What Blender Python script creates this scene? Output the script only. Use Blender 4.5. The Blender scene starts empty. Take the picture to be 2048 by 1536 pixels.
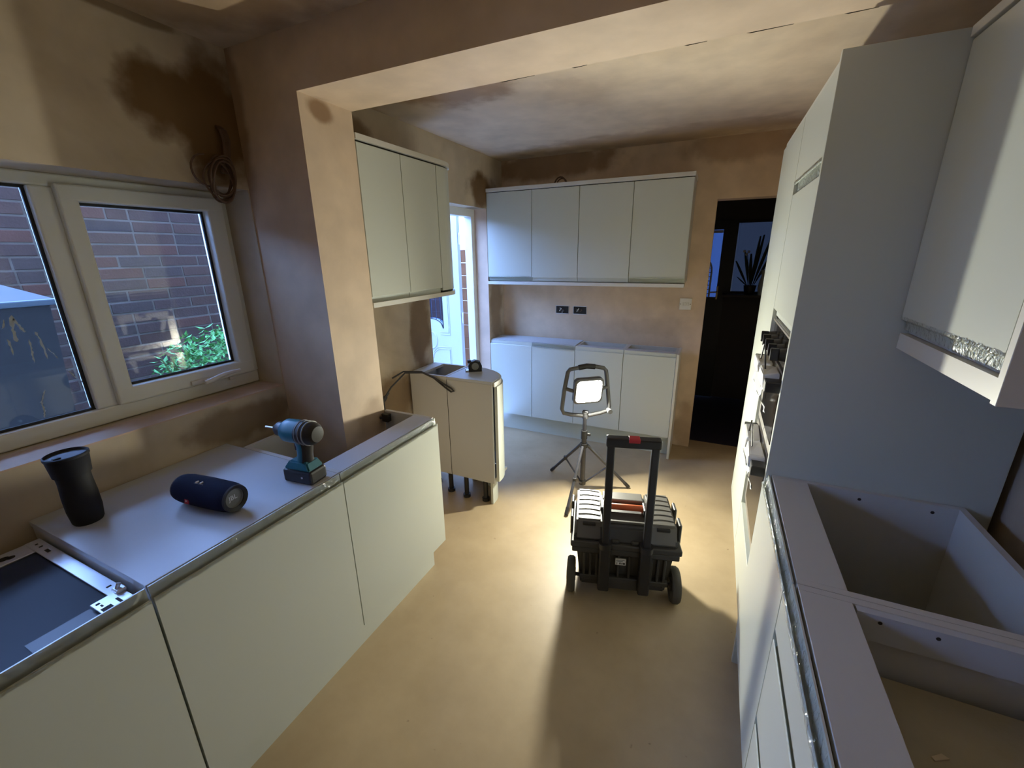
import bpy, bmesh, math, random
from mathutils import Vector, Matrix, noise as mnoise
random.seed(7)
PI = math.pi
scene = bpy.context.scene
COL = scene.collection

# ------------------------------------------------------------------ camera
YAW, PITCH, ROLL, FPX, CAMZ = -0.441040321, -0.299588846, -0.014609747, 847.315, 1.62
fw = Vector((math.sin(YAW)*math.cos(PITCH), math.cos(YAW)*math.cos(PITCH), math.sin(PITCH)))
r0 = Vector((math.cos(YAW), -math.sin(YAW), 0)); u0 = r0.cross(fw)
rt = r0*math.cos(ROLL) + u0*math.sin(ROLL); up = -r0*math.sin(ROLL) + u0*math.cos(ROLL)
cam_d = bpy.data.cameras.new('camera'); cam = bpy.data.objects.new('camera', cam_d); COL.objects.link(cam)
cam_d.sensor_fit = 'HORIZONTAL'; cam_d.sensor_width = 36; cam_d.lens = FPX/2048*36
cam_d.clip_start = 0.02; cam_d.clip_end = 200
mw = Matrix.Identity(4)
for i in range(3):
    mw[i][0], mw[i][1], mw[i][2] = rt[i], up[i], -fw[i]
mw[2][3] = CAMZ
cam.matrix_world = mw
scene.camera = cam

# ------------------------------------------------------------------ sky, exposure
SKY = 6.4
LAMP = 650.0
world = bpy.data.worlds.new('sky'); scene.world = world; world.use_nodes = True
bg = world.node_tree.nodes['Background']
bg.inputs['Color'].default_value = (0.29, 0.51, 1.12, 1); bg.inputs['Strength'].default_value = SKY
vs = scene.view_settings
vs.view_transform = 'Standard'; vs.look = 'None'; vs.gamma = 1.0; vs.use_curve_mapping = False
vs.exposure = 1.7
scene.display_settings.display_device = 'sRGB'

# ------------------------------------------------------------------ materials
def new_mat(name):
    m = bpy.data.materials.new(name); m.use_nodes = True
    nt = m.node_tree; b = nt.nodes['Principled BSDF']
    return m, nt, b
def N(nt, t, **kw):
    n = nt.nodes.new(t)
    for k, v in kw.items(): setattr(n, k, v)
    return n
def simple(name, col, rough=0.5, metal=0.0, var=0.06, scale=6.0, bump=0.0, bscale=60.0, coat=0.0, spec=0.5):
    m, nt, b = new_mat(name)
    g = N(nt, 'ShaderNodeNewGeometry'); no = N(nt, 'ShaderNodeTexNoise')
    no.inputs['Scale'].default_value = scale; no.inputs['Detail'].default_value = 4
    nt.links.new(g.outputs['Position'], no.inputs['Vector'])
    mx = N(nt, 'ShaderNodeMix', data_type='RGBA')
    mx.inputs['A'].default_value = (*[c*(1-var) for c in col], 1)
    mx.inputs['B'].default_value = (*[min(1, c*(1+var)) for c in col], 1)
    nt.links.new(no.outputs['Fac'], mx.inputs['Factor']); nt.links.new(mx.outputs['Result'], b.inputs['Base Color'])
    b.inputs['Roughness'].default_value = rough; b.inputs['Metallic'].default_value = metal
    b.inputs['Coat Weight'].default_value = coat; b.inputs['Coat Roughness'].default_value = 0.2
    b.inputs['Specular IOR Level'].default_value = spec
    if bump > 0:
        n2 = N(nt, 'ShaderNodeTexNoise'); n2.inputs['Scale'].default_value = bscale; n2.inputs['Detail'].default_value = 3
        nt.links.new(g.outputs['Position'], n2.inputs['Vector'])
        bp = N(nt, 'ShaderNodeBump'); bp.inputs['Strength'].default_value = bump; bp.inputs['Distance'].default_value = 0.004
        nt.links.new(n2.outputs['Fac'], bp.inputs['Height']); nt.links.new(bp.outputs['Normal'], b.inputs['Normal'])
    return m

def plaster(name, dry, damp_shade, stains_shade, patch=0.45, seed=0.0):
    """fresh skim plaster: pale dry areas, darker patches still wet, each damp or painted shade patch with a shape of its own"""
    m, nt, b = new_mat(name)
    g = N(nt, 'ShaderNodeNewGeometry')
    off = N(nt, 'ShaderNodeVectorMath', operation='ADD'); off.inputs[1].default_value = (seed, seed*1.7, -seed)
    nt.links.new(g.outputs['Position'], off.inputs[0])
    big = N(nt, 'ShaderNodeTexNoise'); big.inputs['Scale'].default_value = 1.6; big.inputs['Detail'].default_value = 6
    big.inputs['Roughness'].default_value = 0.55; big.inputs['Distortion'].default_value = 0.6
    nt.links.new(off.outputs[0], big.inputs['Vector'])
    rp = N(nt, 'ShaderNodeMapRange'); rp.inputs['From Min'].default_value = 0.47; rp.inputs['From Max'].default_value = 0.75
    rp.inputs['To Max'].default_value = patch
    nt.links.new(big.outputs['Fac'], rp.inputs['Value'])
    cur = rp.outputs['Result']
    fine = N(nt, 'ShaderNodeTexNoise'); fine.inputs['Scale'].default_value = 7; fine.inputs['Detail'].default_value = 5
    nt.links.new(off.outputs[0], fine.inputs['Vector'])
    for (c, r, s) in stains_shade:
        sb = N(nt, 'ShaderNodeVectorMath', operation='SUBTRACT'); sb.inputs[1].default_value = c
        dv = N(nt, 'ShaderNodeVectorMath', operation='DIVIDE'); dv.inputs[1].default_value = r
        ln = N(nt, 'ShaderNodeVectorMath', operation='LENGTH')
        nt.links.new(g.outputs['Position'], sb.inputs[0]); nt.links.new(sb.outputs[0], dv.inputs[0]); nt.links.new(dv.outputs[0], ln.inputs[0])
        ma = N(nt, 'ShaderNodeMath', operation='MULTIPLY_ADD'); ma.inputs[1].default_value = 0.9
        nt.links.new(fine.outputs['Fac'], ma.inputs[0]); nt.links.new(ln.outputs['Value'], ma.inputs[2])
        mr = N(nt, 'ShaderNodeMapRange', interpolation_type='SMOOTHSTEP')
        mr.inputs['From Min'].default_value = 1.45; mr.inputs['From Max'].default_value = 0.95; mr.inputs['To Max'].default_value = s
        nt.links.new(ma.outputs[0], mr.inputs['Value'])
        mxm = N(nt, 'ShaderNodeMath', operation='MAXIMUM')
        nt.links.new(cur, mxm.inputs[0]); nt.links.new(mr.outputs['Result'], mxm.inputs[1]); cur = mxm.outputs[0]
    mx = N(nt, 'ShaderNodeMix', data_type='RGBA')
    mx.inputs['A'].default_value = (*dry, 1); mx.inputs['B'].default_value = (*damp_shade, 1)
    nt.links.new(cur, mx.inputs['Factor'])
    # trowel mottling
    mo = N(nt, 'ShaderNodeMix', data_type='RGBA', blend_type='MULTIPLY'); mo.inputs['Factor'].default_value = 1
    cr = N(nt, 'ShaderNodeValToRGB'); cr.color_ramp.elements[0].position = 0.3; cr.color_ramp.elements[1].position = 0.7
    cr.color_ramp.elements[0].color = (0.86, 0.85, 0.84, 1); cr.color_ramp.elements[1].color = (1.05, 1.04, 1.03, 1)
    nt.links.new(fine.outputs['Fac'], cr.inputs['Fac'])
    nt.links.new(mx.outputs['Result'], mo.inputs['A']); nt.links.new(cr.outputs['Color'], mo.inputs['B'])
    nt.links.new(mo.outputs['Result'], b.inputs['Base Color'])
    b.inputs['Roughness'].default_value = 0.62; b.inputs['Specular IOR Level'].default_value = 0.35
    bn = N(nt, 'ShaderNodeTexNoise'); bn.inputs['Scale'].default_value = 35; bn.inputs['Detail'].default_value = 4
    nt.links.new(g.outputs['Position'], bn.inputs['Vector'])
    bp = N(nt, 'ShaderNodeBump'); bp.inputs['Strength'].default_value = 0.12; bp.inputs['Distance'].default_value = 0.004
    nt.links.new(bn.outputs['Fac'], bp.inputs['Height']); nt.links.new(bp.outputs['Normal'], b.inputs['Normal'])
    return m

def glass(name, tint=(1, 1, 1), refl=1.45, dirt=0.0):
    m = bpy.data.materials.new(name); m.use_nodes = True; nt = m.node_tree; nt.nodes.clear()
    out = N(nt, 'ShaderNodeOutputMaterial'); tr = N(nt, 'ShaderNodeBsdfTransparent'); gl = N(nt, 'ShaderNodeBsdfGlossy')
    tr.inputs['Color'].default_value = (*tint, 1); gl.inputs['Roughness'].default_value = 0.02
    fr = N(nt, 'ShaderNodeFresnel'); fr.inputs['IOR'].default_value = refl
    mx = N(nt, 'ShaderNodeMixShader')
    nt.links.new(fr.outputs['Fac'], mx.inputs['Fac']); nt.links.new(tr.outputs[0], mx.inputs[1]); nt.links.new(gl.outputs[0], mx.inputs[2])
    nt.links.new(mx.outputs[0], out.inputs['Surface'])
    return m

def film_mat(name):
    m = bpy.data.materials.new(name); m.use_nodes = True; nt = m.node_tree; nt.nodes.clear()
    out = N(nt, 'ShaderNodeOutputMaterial'); tr = N(nt, 'ShaderNodeBsdfTransparent'); gl = N(nt, 'ShaderNodeBsdfGlossy')
    tr.inputs['Color'].default_value = (0.97, 0.98, 0.97, 1); gl.inputs['Roughness'].default_value = 0.08
    fr = N(nt, 'ShaderNodeFresnel'); fr.inputs['IOR'].default_value = 1.3
    g = N(nt, 'ShaderNodeNewGeometry'); no = N(nt, 'ShaderNodeTexNoise'); no.inputs['Scale'].default_value = 55; no.inputs['Distortion'].default_value = 1.5
    nt.links.new(g.outputs['Position'], no.inputs['Vector'])
    bp = N(nt, 'ShaderNodeBump'); bp.inputs['Strength'].default_value = 0.5; bp.inputs['Distance'].default_value = 0.01
    nt.links.new(no.outputs['Fac'], bp.inputs['Height']); nt.links.new(bp.outputs['Normal'], gl.inputs['Normal']); nt.links.new(bp.outputs['Normal'], fr.inputs['Normal'])
    mx = N(nt, 'ShaderNodeMixShader')
    nt.links.new(fr.outputs['Fac'], mx.inputs['Fac']); nt.links.new(tr.outputs[0], mx.inputs[1]); nt.links.new(gl.outputs[0], mx.inputs[2])
    nt.links.new(mx.outputs[0], out.inputs['Surface'])
    return m

def emit(name, col, s):
    m = bpy.data.materials.new(name); m.use_nodes = True; nt = m.node_tree; nt.nodes.clear()
    out = N(nt, 'ShaderNodeOutputMaterial'); e = N(nt, 'ShaderNodeEmission')
    e.inputs['Color'].default_value = (*col, 1); e.inputs['Strength'].default_value = s
    nt.links.new(e.outputs[0], out.inputs['Surface'])
    return m

DRY = (0.66, 0.515, 0.375); DAMP = (0.25, 0.135, 0.06)
M = {}
M['plaster_left'] = plaster('plaster_left', (0.60, 0.51, 0.38), (0.17, 0.095, 0.035), [
    ((-1.8, 1.06, 2.14), (0.4, 0.23, 0.17), 1.0), ((-1.8, 1.20, 2.12), (0.4, 0.20, 0.30), 1.0), ((-1.8, 0.95, 2.37), (0.4, 0.22, 0.025), 0.7),
    ((-1.8, 1.15, 1.92), (0.4, 0.10, 0.05), 0.8), ((-1.8, 1.05, 0.93), (0.4, 0.3, 0.10), 0.7),  # the low patch beneath the sill is mostly shade painted in
    ((-1.8, 3.30, 2.10), (0.4, 0.28, 0.17), 0.95), ((-1.8, 2.36, 1.12), (0.4, 0.15, 0.34), 0.85),
    ((-1.8, 1.75, 2.24), (0.4, 0.40, 0.12), 0.8), ((-1.8, 2.0, 0.72), (0.4, 0.35, 0.22), 0.8), ((-1.8, 3.5, 1.2), (0.4, 0.15, 0.5), 0.6)], 0.4)
M['plaster_back'] = plaster('plaster_back', (0.70, 0.55, 0.40), (0.30, 0.17, 0.08), [
    ((-1.35, 3.66, 2.32), (0.75, 0.4, 0.15), 0.8), ((0.1, 3.66, 2.32), (0.5, 0.4, 0.14), 0.5),  # first patch paints shade below the ceiling at the left
    ((-0.1, 3.66, 0.15), (0.12, 0.4, 0.3), 0.45), ((-0.45, 3.66, 1.02), (0.35, 0.4, 0.1), 0.2)], 0.2, 3.0)
M['plaster_nib'] = plaster('plaster_nib', (0.68, 0.54, 0.40), DAMP, [
    ((-1.447, 1.375, 2.155), (0.06, 0.075, 0.05), 0.8), ((-1.447, 1.45, 0.85), (0.1, 0.12, 0.14), 0.4),
    ((-1.82, 1.28, 2.15), (0.10, 0.05, 0.5), 0.6)], 0.2, 5.0)
M['plaster_beam'] = plaster('plaster_beam', (0.62, 0.52, 0.41), (0.36, 0.22, 0.12), [((-1.5, 1.28, 2.33), (0.5, 0.3, 0.1), 0.5)], 0.3, 8.0)
M['ceiling'] = plaster('plaster_ceiling', (0.68, 0.56, 0.41), (0.33, 0.20, 0.10), [
    ((-1.3, 2.0, 2.38), (0.45, 0.35, 0.4), 0.8), ((-0.45, 3.45, 2.38), (1.4, 0.30, 0.4), 0.5), ((-0.75, 2.35, 2.38), (0.18, 0.25, 0.4), 0.2),
    ((-1.3, 0.9, 2.38), (0.8, 0.5, 0.4), 0.6)], 0.25, 11.0)
M['plaster_right'] = plaster('plaster_right', (0.5, 0.41, 0.32), (0.33, 0.22, 0.13), [], 0.3, 15.0)
M['reveal'] = plaster('plaster_reveal', (0.62, 0.47, 0.36), (0.4, 0.25, 0.15), [], 0.25, 2.0)

def floor_mat():
    m, nt, b = new_mat('floor_board')
    g = N(nt, 'ShaderNodeNewGeometry')
    n1 = N(nt, 'ShaderNodeTexNoise'); n1.inputs['Scale'].default_value = 2.2; n1.inputs['Detail'].default_value = 7; n1.inputs['Roughness'].default_value = 0.6
    nt.links.new(g.outputs['Position'], n1.inputs['Vector'])
    cr = N(nt, 'ShaderNodeValToRGB'); cr.color_ramp.elements[0].position = 0.3; cr.color_ramp.elements[1].position = 0.72
    cr.color_ramp.elements[0].color = (0.365, 0.275, 0.165, 1); cr.color_ramp.elements[1].color = (0.49, 0.38, 0.24, 1)
    nt.links.new(n1.outputs['Fac'], cr.inputs['Fac'])
    sp = N(nt, 'ShaderNodeTexNoise'); sp.inputs['Scale'].default_value = 28; sp.inputs['Detail'].default_value = 2
    nt.links.new(g.outputs['Position'], sp.inputs['Vector'])
    sr = N(nt, 'ShaderNodeMapRange'); sr.inputs['From Min'].default_value = 0.74; sr.inputs['From Max'].default_value = 0.78; sr.inputs['To Max'].default_value = 0.6
    nt.links.new(sp.outputs['Fac'], sr.inputs['Value'])
    mx = N(nt, 'ShaderNodeMix', data_type='RGBA'); mx.inputs['B'].default_value = (0.18, 0.12, 0.07, 1)
    nt.links.new(sr.outputs['Result'], mx.inputs['Factor']); nt.links.new(cr.outputs['Color'], mx.inputs['A'])
    nt.links.new(mx.outputs['Result'], b.inputs['Base Color'])
    b.inputs['Roughness'].default_value = 0.48
    bp = N(nt, 'ShaderNodeBump'); bp.inputs['Strength'].default_value = 0.08; bp.inputs['Distance'].default_value = 0.004
    nt.links.new(n1.outputs['Fac'], bp.inputs['Height']); nt.links.new(bp.outputs['Normal'], b.inputs['Normal'])
    return m
M['floor'] = floor_mat()
M['door'] = simple('grey_satin_door', (0.555, 0.585, 0.53), 0.34, var=0.02, scale=2, coat=0.15)
M['carcass'] = simple('grey_melamine', (0.55, 0.55, 0.53), 0.5, var=0.03, scale=3)
M['top'] = simple('pale_melamine', (0.50, 0.53, 0.57), 0.42, var=0.04, scale=3)
M['edge'] = simple('pale_edging', (0.62, 0.61, 0.56), 0.4, var=0.02)
M['board'] = simple('raw_board', (0.38, 0.34, 0.23), 0.7, var=0.15, scale=9, bump=0.2)
M['film'] = film_mat('protective_film')
M['upvc'] = simple('white_upvc', (0.80, 0.81, 0.75), 0.38, var=0.06, scale=4, bump=0.05)
M['upvc_door'] = simple('white_door_skin', (0.52, 0.54, 0.53), 0.4, var=0.03)
M['gasket'] = simple('black_gasket', (0.012, 0.014, 0.02), 0.5)
M['handle'] = simple('white_handle', (0.75, 0.75, 0.74), 0.3)
M['glass'] = glass('window_glass')
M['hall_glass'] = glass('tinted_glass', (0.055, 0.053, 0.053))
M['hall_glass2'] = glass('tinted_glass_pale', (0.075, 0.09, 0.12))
M['black'] = simple('black_plastic', (0.018, 0.018, 0.02), 0.42, var=0.2, scale=20)
M['rubber'] = simple('wheel_rubber', (0.075, 0.07, 0.06), 0.75, var=0.3, scale=25, bump=0.2)
M['box'] = simple('tool_box_plastic', (0.045, 0.044, 0.043), 0.5, var=0.2, scale=14, bump=0.1, bscale=200)
M['lid'] = simple('tool_box_lid', (0.13, 0.125, 0.115), 0.36, var=0.15, scale=14, bump=0.05, bscale=150)
M['orange'] = simple('orange_grip', (0.55, 0.11, 0.03), 0.45, var=0.15)
M['red'] = simple('red_button', (0.45, 0.02, 0.03), 0.4)
M['sticker'] = simple('white_sticker', (0.7, 0.7, 0.68), 0.5)
M['print'] = simple('black_print', (0.03, 0.03, 0.03), 0.6)
M['steel'] = simple('zinc_steel', (0.72, 0.74, 0.78), 0.35, metal=0.6, var=0.05)
M['pole'] = simple('tripod_paint', (0.05, 0.05, 0.06), 0.35, var=0.3, scale=30, metal=0.3)
M['lampframe'] = simple('lamp_frame', (0.10, 0.10, 0.105), 0.45, var=0.15)
M['lens'] = emit('led_lens', (1.0, 0.98, 0.82), 12.0)
M['led'] = emit('led_array', (1.0, 0.98, 0.82), LAMP)
M['dwtop'] = simple('bitumen_sheet', (0.006, 0.012, 0.024), 0.65, var=0.25, scale=4)
M['copper'] = simple('brown_cable', (0.10, 0.055, 0.035), 0.5, var=0.3, scale=40)
M['cable'] = simple('grey_black_cable', (0.03, 0.03, 0.035), 0.5)
M['teal'] = simple('teal_drill', (0.012, 0.13, 0.18), 0.4, var=0.2, scale=30)
M['navy'] = simple('navy_mesh', (0.004, 0.006, 0.022), 0.9, var=0.3, scale=300, bump=0.2, bscale=500, spec=0.2)
M['mug'] = simple('matt_black', (0.006, 0.006, 0.007), 0.7, var=0.2, scale=30)
M['muglid'] = simple('smoked_lid', (0.10, 0.11, 0.13), 0.25, var=0.1)
M['capgrey'] = simple('grey_cap', (0.20, 0.21, 0.20), 0.5)
M['white'] = simple('white_plastic', (0.78, 0.77, 0.72), 0.35)
M['foam'] = simple('white_foam', (0.75, 0.75, 0.72), 0.55, var=0.05, scale=30, bump=0.3)
M['oven'] = simple('oven_glass', (0.02, 0.02, 0.022), 0.12, var=0.1)
M['ovensteel'] = simple('oven_steel', (0.45, 0.43, 0.40), 0.3, metal=0.7)
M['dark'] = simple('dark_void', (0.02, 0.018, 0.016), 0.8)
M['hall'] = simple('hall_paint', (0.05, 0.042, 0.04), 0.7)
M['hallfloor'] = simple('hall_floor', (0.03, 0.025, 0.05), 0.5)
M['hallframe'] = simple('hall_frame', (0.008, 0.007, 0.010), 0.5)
M['brass'] = simple('brass', (0.35, 0.28, 0.16), 0.35, metal=0.8)
M['plant'] = simple('dark_leaf', (0.015, 0.03, 0.015), 0.5)
M['pot'] = simple('pale_pot', (0.35, 0.4, 0.42), 0.5)
M['concrete'] = simple('concrete', (0.25, 0.25, 0.24), 0.85, var=0.15, bump=0.3)
M['mortar'] = simple('mortar', (0.15, 0.13, 0.115), 0.9, var=0.15, scale=20, bump=0.5)
BR = [simple('brick_%s' % n, c, 0.85, var=0.3, scale=16, bump=0.5, bscale=90) for n, c in
      (('plum', (0.06, 0.034, 0.029)), ('brown', (0.07, 0.037, 0.028)), ('grey', (0.055, 0.037, 0.033)), ('red', (0.09, 0.038, 0.026)))]
M['leaf'] = simple('green_leaf', (0.07, 0.27, 0.06), 0.5, var=0.5, scale=14)
M['stem'] = simple('stem', (0.08, 0.10, 0.03), 0.7)
M['bin'] = simple('bin_plastic', (0.008, 0.011, 0.015), 0.55, var=0.3, scale=5)
M['binlid'] = simple('bin_lid', (0.010, 0.018, 0.032), 0.6, var=0.1, scale=5)
M['binrim'] = simple('bin_rim', (0.06, 0.09, 0.12), 0.5)
M['drip'] = simple('dried_drip', (0.5, 0.58, 0.66), 0.6)
M['fence'] = simple('fence_wood', (0.30, 0.13, 0.06), 0.75, var=0.3, scale=8)
M['debris'] = simple('sawdust', (0.55, 0.47, 0.33), 0.9, var=0.2)

# ------------------------------------------------------------------ mesh helpers
def nb(): return bmesh.new()
def box(bm, x0, x1, y0, y1, z0, z1, bev=0.0, seg=1):
    r = bmesh.ops.create_cube(bm, size=1.0)
    vs_ = r['verts']
    for v in vs_:
        v.co = Vector(((x0+x1)/2 + v.co.x*(x1-x0), (y0+y1)/2 + v.co.y*(y1-y0), (z0+z1)/2 + v.co.z*(z1-z0)))
    if bev > 0:
        es = set(e for v in vs_ for e in v.link_edges)
        bmesh.ops.bevel(bm, geom=list(es), offset=bev, segments=seg, affect='EDGES', profile=0.5)
    return bm
def prism(bm, pts, d):
    """closed polygon of 3D points extruded by vector d"""
    d = Vector(d)
    a = [bm.verts.new(Vector(p)) for p in pts]; b = [bm.verts.new(Vector(p)+d) for p in pts]
    n = len(pts)
    bm.faces.new(a); bm.faces.new(list(reversed(b)))
    for i in range(n):
        bm.faces.new((a[i], b[i], b[(i+1) % n], a[(i+1) % n]))
    return bm
def tube(bm, pts, r, seg=8, closed=False, caps=True):
    pts = [Vector(p) for p in pts]; n = len(pts)
    rad = r if isinstance(r, (list, tuple)) else [r]*n
    rings = []; prev = None
    for i, p in enumerate(pts):
        if closed: t = pts[(i+1) % n]-pts[i-1]
        else: t = pts[min(i+1, n-1)]-pts[max(i-1, 0)]
        t.normalize()
        if prev is None:
            a = Vector((0, 0, 1)) if abs(t.z) < 0.9 else Vector((1, 0, 0))
            nrm = t.cross(a).normalized()
        else:
            nrm = (prev - t*prev.dot(t)).normalized()
        prev = nrm; bn = t.cross(nrm)
        rings.append([bm.verts.new(p + (nrm*math.cos(2*PI*k/seg) + bn*math.sin(2*PI*k/seg))*rad[i]) for k in range(seg)])
    m = n if closed else n-1
    for i in range(m):
        A, B = rings[i], rings[(i+1) % n]
        for k in range(seg):
            f = bm.faces.new((A[k], A[(k+1) % seg], B[(k+1) % seg], B[k])); f.smooth = True
    if caps and not closed:
        bm.faces.new(list(reversed(rings[0]))); bm.faces.new(rings[-1])
    return bm
def lathe(bm, prof, seg=24, mat=None, smooth=True):
    """prof: (radius, height) list about local z, then transformed by mat"""
    mat = mat or Matrix.Identity(4); rings = []
    for (r, z) in prof:
        if r < 1e-6: rings.append([bm.verts.new(mat @ Vector((0, 0, z)))])
        else: rings.append([bm.verts.new(mat @ Vector((r*math.cos(2*PI*k/seg), r*math.sin(2*PI*k/seg), z))) for k in range(seg)])
    for A, B in zip(rings, rings[1:]):
        for k in range(seg):
            k2 = (k+1) % seg
            if len(A) == 1 and len(B) == 1: continue
            if len(A) == 1: f = bm.faces.new((A[0], B[k2], B[k]))
            elif len(B) == 1: f = bm.faces.new((A[k], A[k2], B[0]))
            else: f = bm.faces.new((A[k], A[k2], B[k2], B[k]))
            f.smooth = smooth
    return bm
def axis_mat(p, d):
    d = Vector(d).normalized(); q = Vector((0, 0, 1)).rotation_difference(d)
    return Matrix.Translation(Vector(p)) @ q.to_matrix().to_4x4()
def cyl(bm, p0, p1, r, seg=16, r1=None):
    p0, p1 = Vector(p0), Vector(p1); L = (p1-p0).length
    r1 = r if r1 is None else r1
    return lathe(bm, [(0, 0), (r, 0), (r1, L), (0, L)], seg, axis_mat(p0, p1-p0), smooth=False if seg < 8 else True)
def shade_flat_caps(bm): pass

RL = {}
def link(o): COL.objects.link(o); return o
def mesh_obj(name, bm, mat):
    bmesh.ops.recalc_face_normals(bm, faces=bm.faces[:])
    me = bpy.data.meshes.new(name); bm.to_mesh(me); bm.free()
    if isinstance(mat, str): mat = M[mat]
    me.materials.append(mat)
    if any(p.use_smooth for p in me.polygons):
        try: me.set_sharp_from_angle(angle=math.radians(40))
        except Exception: pass
    return link(bpy.data.objects.new(name, me))
def tag(o, label, cat, group=None):
    o['label'] = label; o['category'] = cat
    if group: o['group'] = group
    return o
def root(name, loc, label, cat, group=None, rz=None):
    o = link(bpy.data.objects.new(name, None)); o.location = loc; o.empty_display_size = 0.05
    if rz is not None: o.rotation_euler = (0, 0, rz)
    RL[o.name] = (Vector((0, 0, 0)) if rz is not None else Vector(loc))
    return tag(o, label, cat, group)
def part(name, bm, mat, parent, label=None):
    """mesh child; coordinates are world coordinates, or the thing's own if it was made with rz"""
    off = RL[parent.name]
    if off.length > 0: bmesh.ops.translate(bm, vec=-off, verts=bm.verts[:])
    o = mesh_obj(name, bm, mat); o.parent = parent; RL[o.name] = off
    if label: o['label'] = label
    return o
def single(name, bm, mat, loc, label, cat, group=None):
    bmesh.ops.translate(bm, vec=-Vector(loc), verts=bm.verts[:])
    o = mesh_obj(name, bm, mat); o.location = loc; RL[o.name] = Vector(loc)
    return tag(o, label, cat, group)
def struct(name, bm, mat, parent=None):
    o = mesh_obj(name, bm, mat); RL[o.name] = Vector((0, 0, 0))
    if parent: o.parent = parent
    else: o['kind'] = 'structure'
    return o
def text_bm(s, size, mat4, depth=0.0006):
    cu = bpy.data.curves.new('t', 'FONT'); cu.body = s; cu.size = size; cu.extrude = depth; cu.align_x = 'CENTER'; cu.align_y = 'CENTER'; cu.resolution_u = 2
    ob = bpy.data.objects.new('t', cu); COL.objects.link(ob)
    dg = bpy.context.evaluated_depsgraph_get(); me = bpy.data.meshes.new_from_object(ob.evaluated_get(dg))
    bm = nb(); bm.from_mesh(me); bm.transform(mat4)
    bpy.data.objects.remove(ob); bpy.data.curves.remove(cu); bpy.data.meshes.remove(me)
    return bm

# ------------------------------------------------------------------ setting
XL, XR, YB, ZC = -1.80, 0.845, 3.66, 2.38
struct('floor', box(nb(), XL, XR, -2.2, YB+0.16, -0.1, 0.0), 'floor')
struct('ceiling', box(nb(), -2.1, 1.0, -2.4, YB+0.16, ZC, ZC+0.25), 'ceiling')
# left wall with window and door openings
WY0, WY1, WZ0, WZ1 = -0.62, 1.275, 1.04, 1.885
DY0, DY1, DZ = 2.478, 3.36, 1.975
bm = nb(); xo = -2.08
box(bm, xo, XL, -2.4, WY0, 0, ZC); box(bm, xo, XL, WY0, WY1, 0, WZ0); box(bm, xo, XL, WY0, WY1, WZ1, ZC)
box(bm, xo, XL, WY1, DY0, 0, ZC); box(bm, -1.99, XL, DY0, DY1, DZ, ZC); box(bm, -1.99, XL, DY1, YB+0.16, 0, ZC)
wl = struct('wall_left', bm, 'plaster_left')
# smooth plastered reveals, thin skims laid on the brickwork
bm = nb()
box(bm, -1.93, XL+0.001, WY0, WY1, WZ0-0.004, WZ0+0.002)
struct('window_sill', bm, 'reveal', wl)
bm = nb(); box(bm, -1.915, XL+0.0015, DY1-0.004, DY1+0.001, 0, DZ)
struct('door_reveal', bm, 'reveal', wl)
# back wall with doorway
DX0, DX1 = -0.053, 0.72
bm = nb()
box(bm, XL, DX0, YB, YB+0.16, 0, ZC); box(bm, DX0, DX1, YB, YB+0.16, DZ, ZC); box(bm, DX1, 1.0, YB, YB+0.16, 0, ZC)
struct('wall_back', bm, 'plaster_back')
struct('wall_right', box(nb(), XR, XR+0.15, -2.4, YB, 0, ZC), 'plaster_right')
struct('wall_near', box(nb(), XL, XR, -2.4, -2.2, 0, ZC), 'plaster_right')
# nib of old wall and the beam above the opening
NX, NY0, NY1, BZ = -1.447, 1.28, 1.545, 2.19
struct('wall_nib', box(nb(), XL, NX, NY0, NY1, 0, BZ), 'plaster_nib')
bm = nb(); box(bm, XL, XR, NY0, NY1, BZ, ZC, 0.0)
beam = struct('trim_beam', bm, 'plaster_nib')
# flaking edge bead left along the beam's far arris
bm = nb()
for (xa, xb) in ((-0.78, -0.62), (-0.52, -0.44), (-0.18, -0.09), (-0.02, 0.12), (0.2, 0.3)):
    prism(bm, [(xa, NY1-0.001, BZ+0.004), (xb, NY1-0.001, BZ+0.003), (xb-0.01, NY1+0.002, BZ-0.0005), (xa+0.03, NY1+0.0025, BZ-0.0015)], (0, 0.001, 0.003))
struct('edge_bead', bm, 'dark', beam)

struct('wall_sky_blocker', box(nb(), -2.08, 1.0, -3.0, 6.0, ZC+0.25, 5.4), 'mortar')  # added unseen mass overhead, keeps skylight off the brick wall
# hall beyond the doorway (unlit)
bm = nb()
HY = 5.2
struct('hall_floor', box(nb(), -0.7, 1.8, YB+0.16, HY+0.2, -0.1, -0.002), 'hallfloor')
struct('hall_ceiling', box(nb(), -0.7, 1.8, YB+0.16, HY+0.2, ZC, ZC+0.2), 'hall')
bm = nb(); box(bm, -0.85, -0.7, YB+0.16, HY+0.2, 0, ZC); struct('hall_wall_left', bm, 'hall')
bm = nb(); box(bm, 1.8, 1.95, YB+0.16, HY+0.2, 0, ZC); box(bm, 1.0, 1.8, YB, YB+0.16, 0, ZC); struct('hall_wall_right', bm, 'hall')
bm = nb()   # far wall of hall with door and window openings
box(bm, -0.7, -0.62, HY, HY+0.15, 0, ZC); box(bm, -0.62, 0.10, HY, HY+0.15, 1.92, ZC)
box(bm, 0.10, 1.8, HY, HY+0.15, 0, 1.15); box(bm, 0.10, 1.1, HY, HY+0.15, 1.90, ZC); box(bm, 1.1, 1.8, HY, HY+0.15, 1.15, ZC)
struct('hall_wall_back', bm, 'hall')
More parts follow.
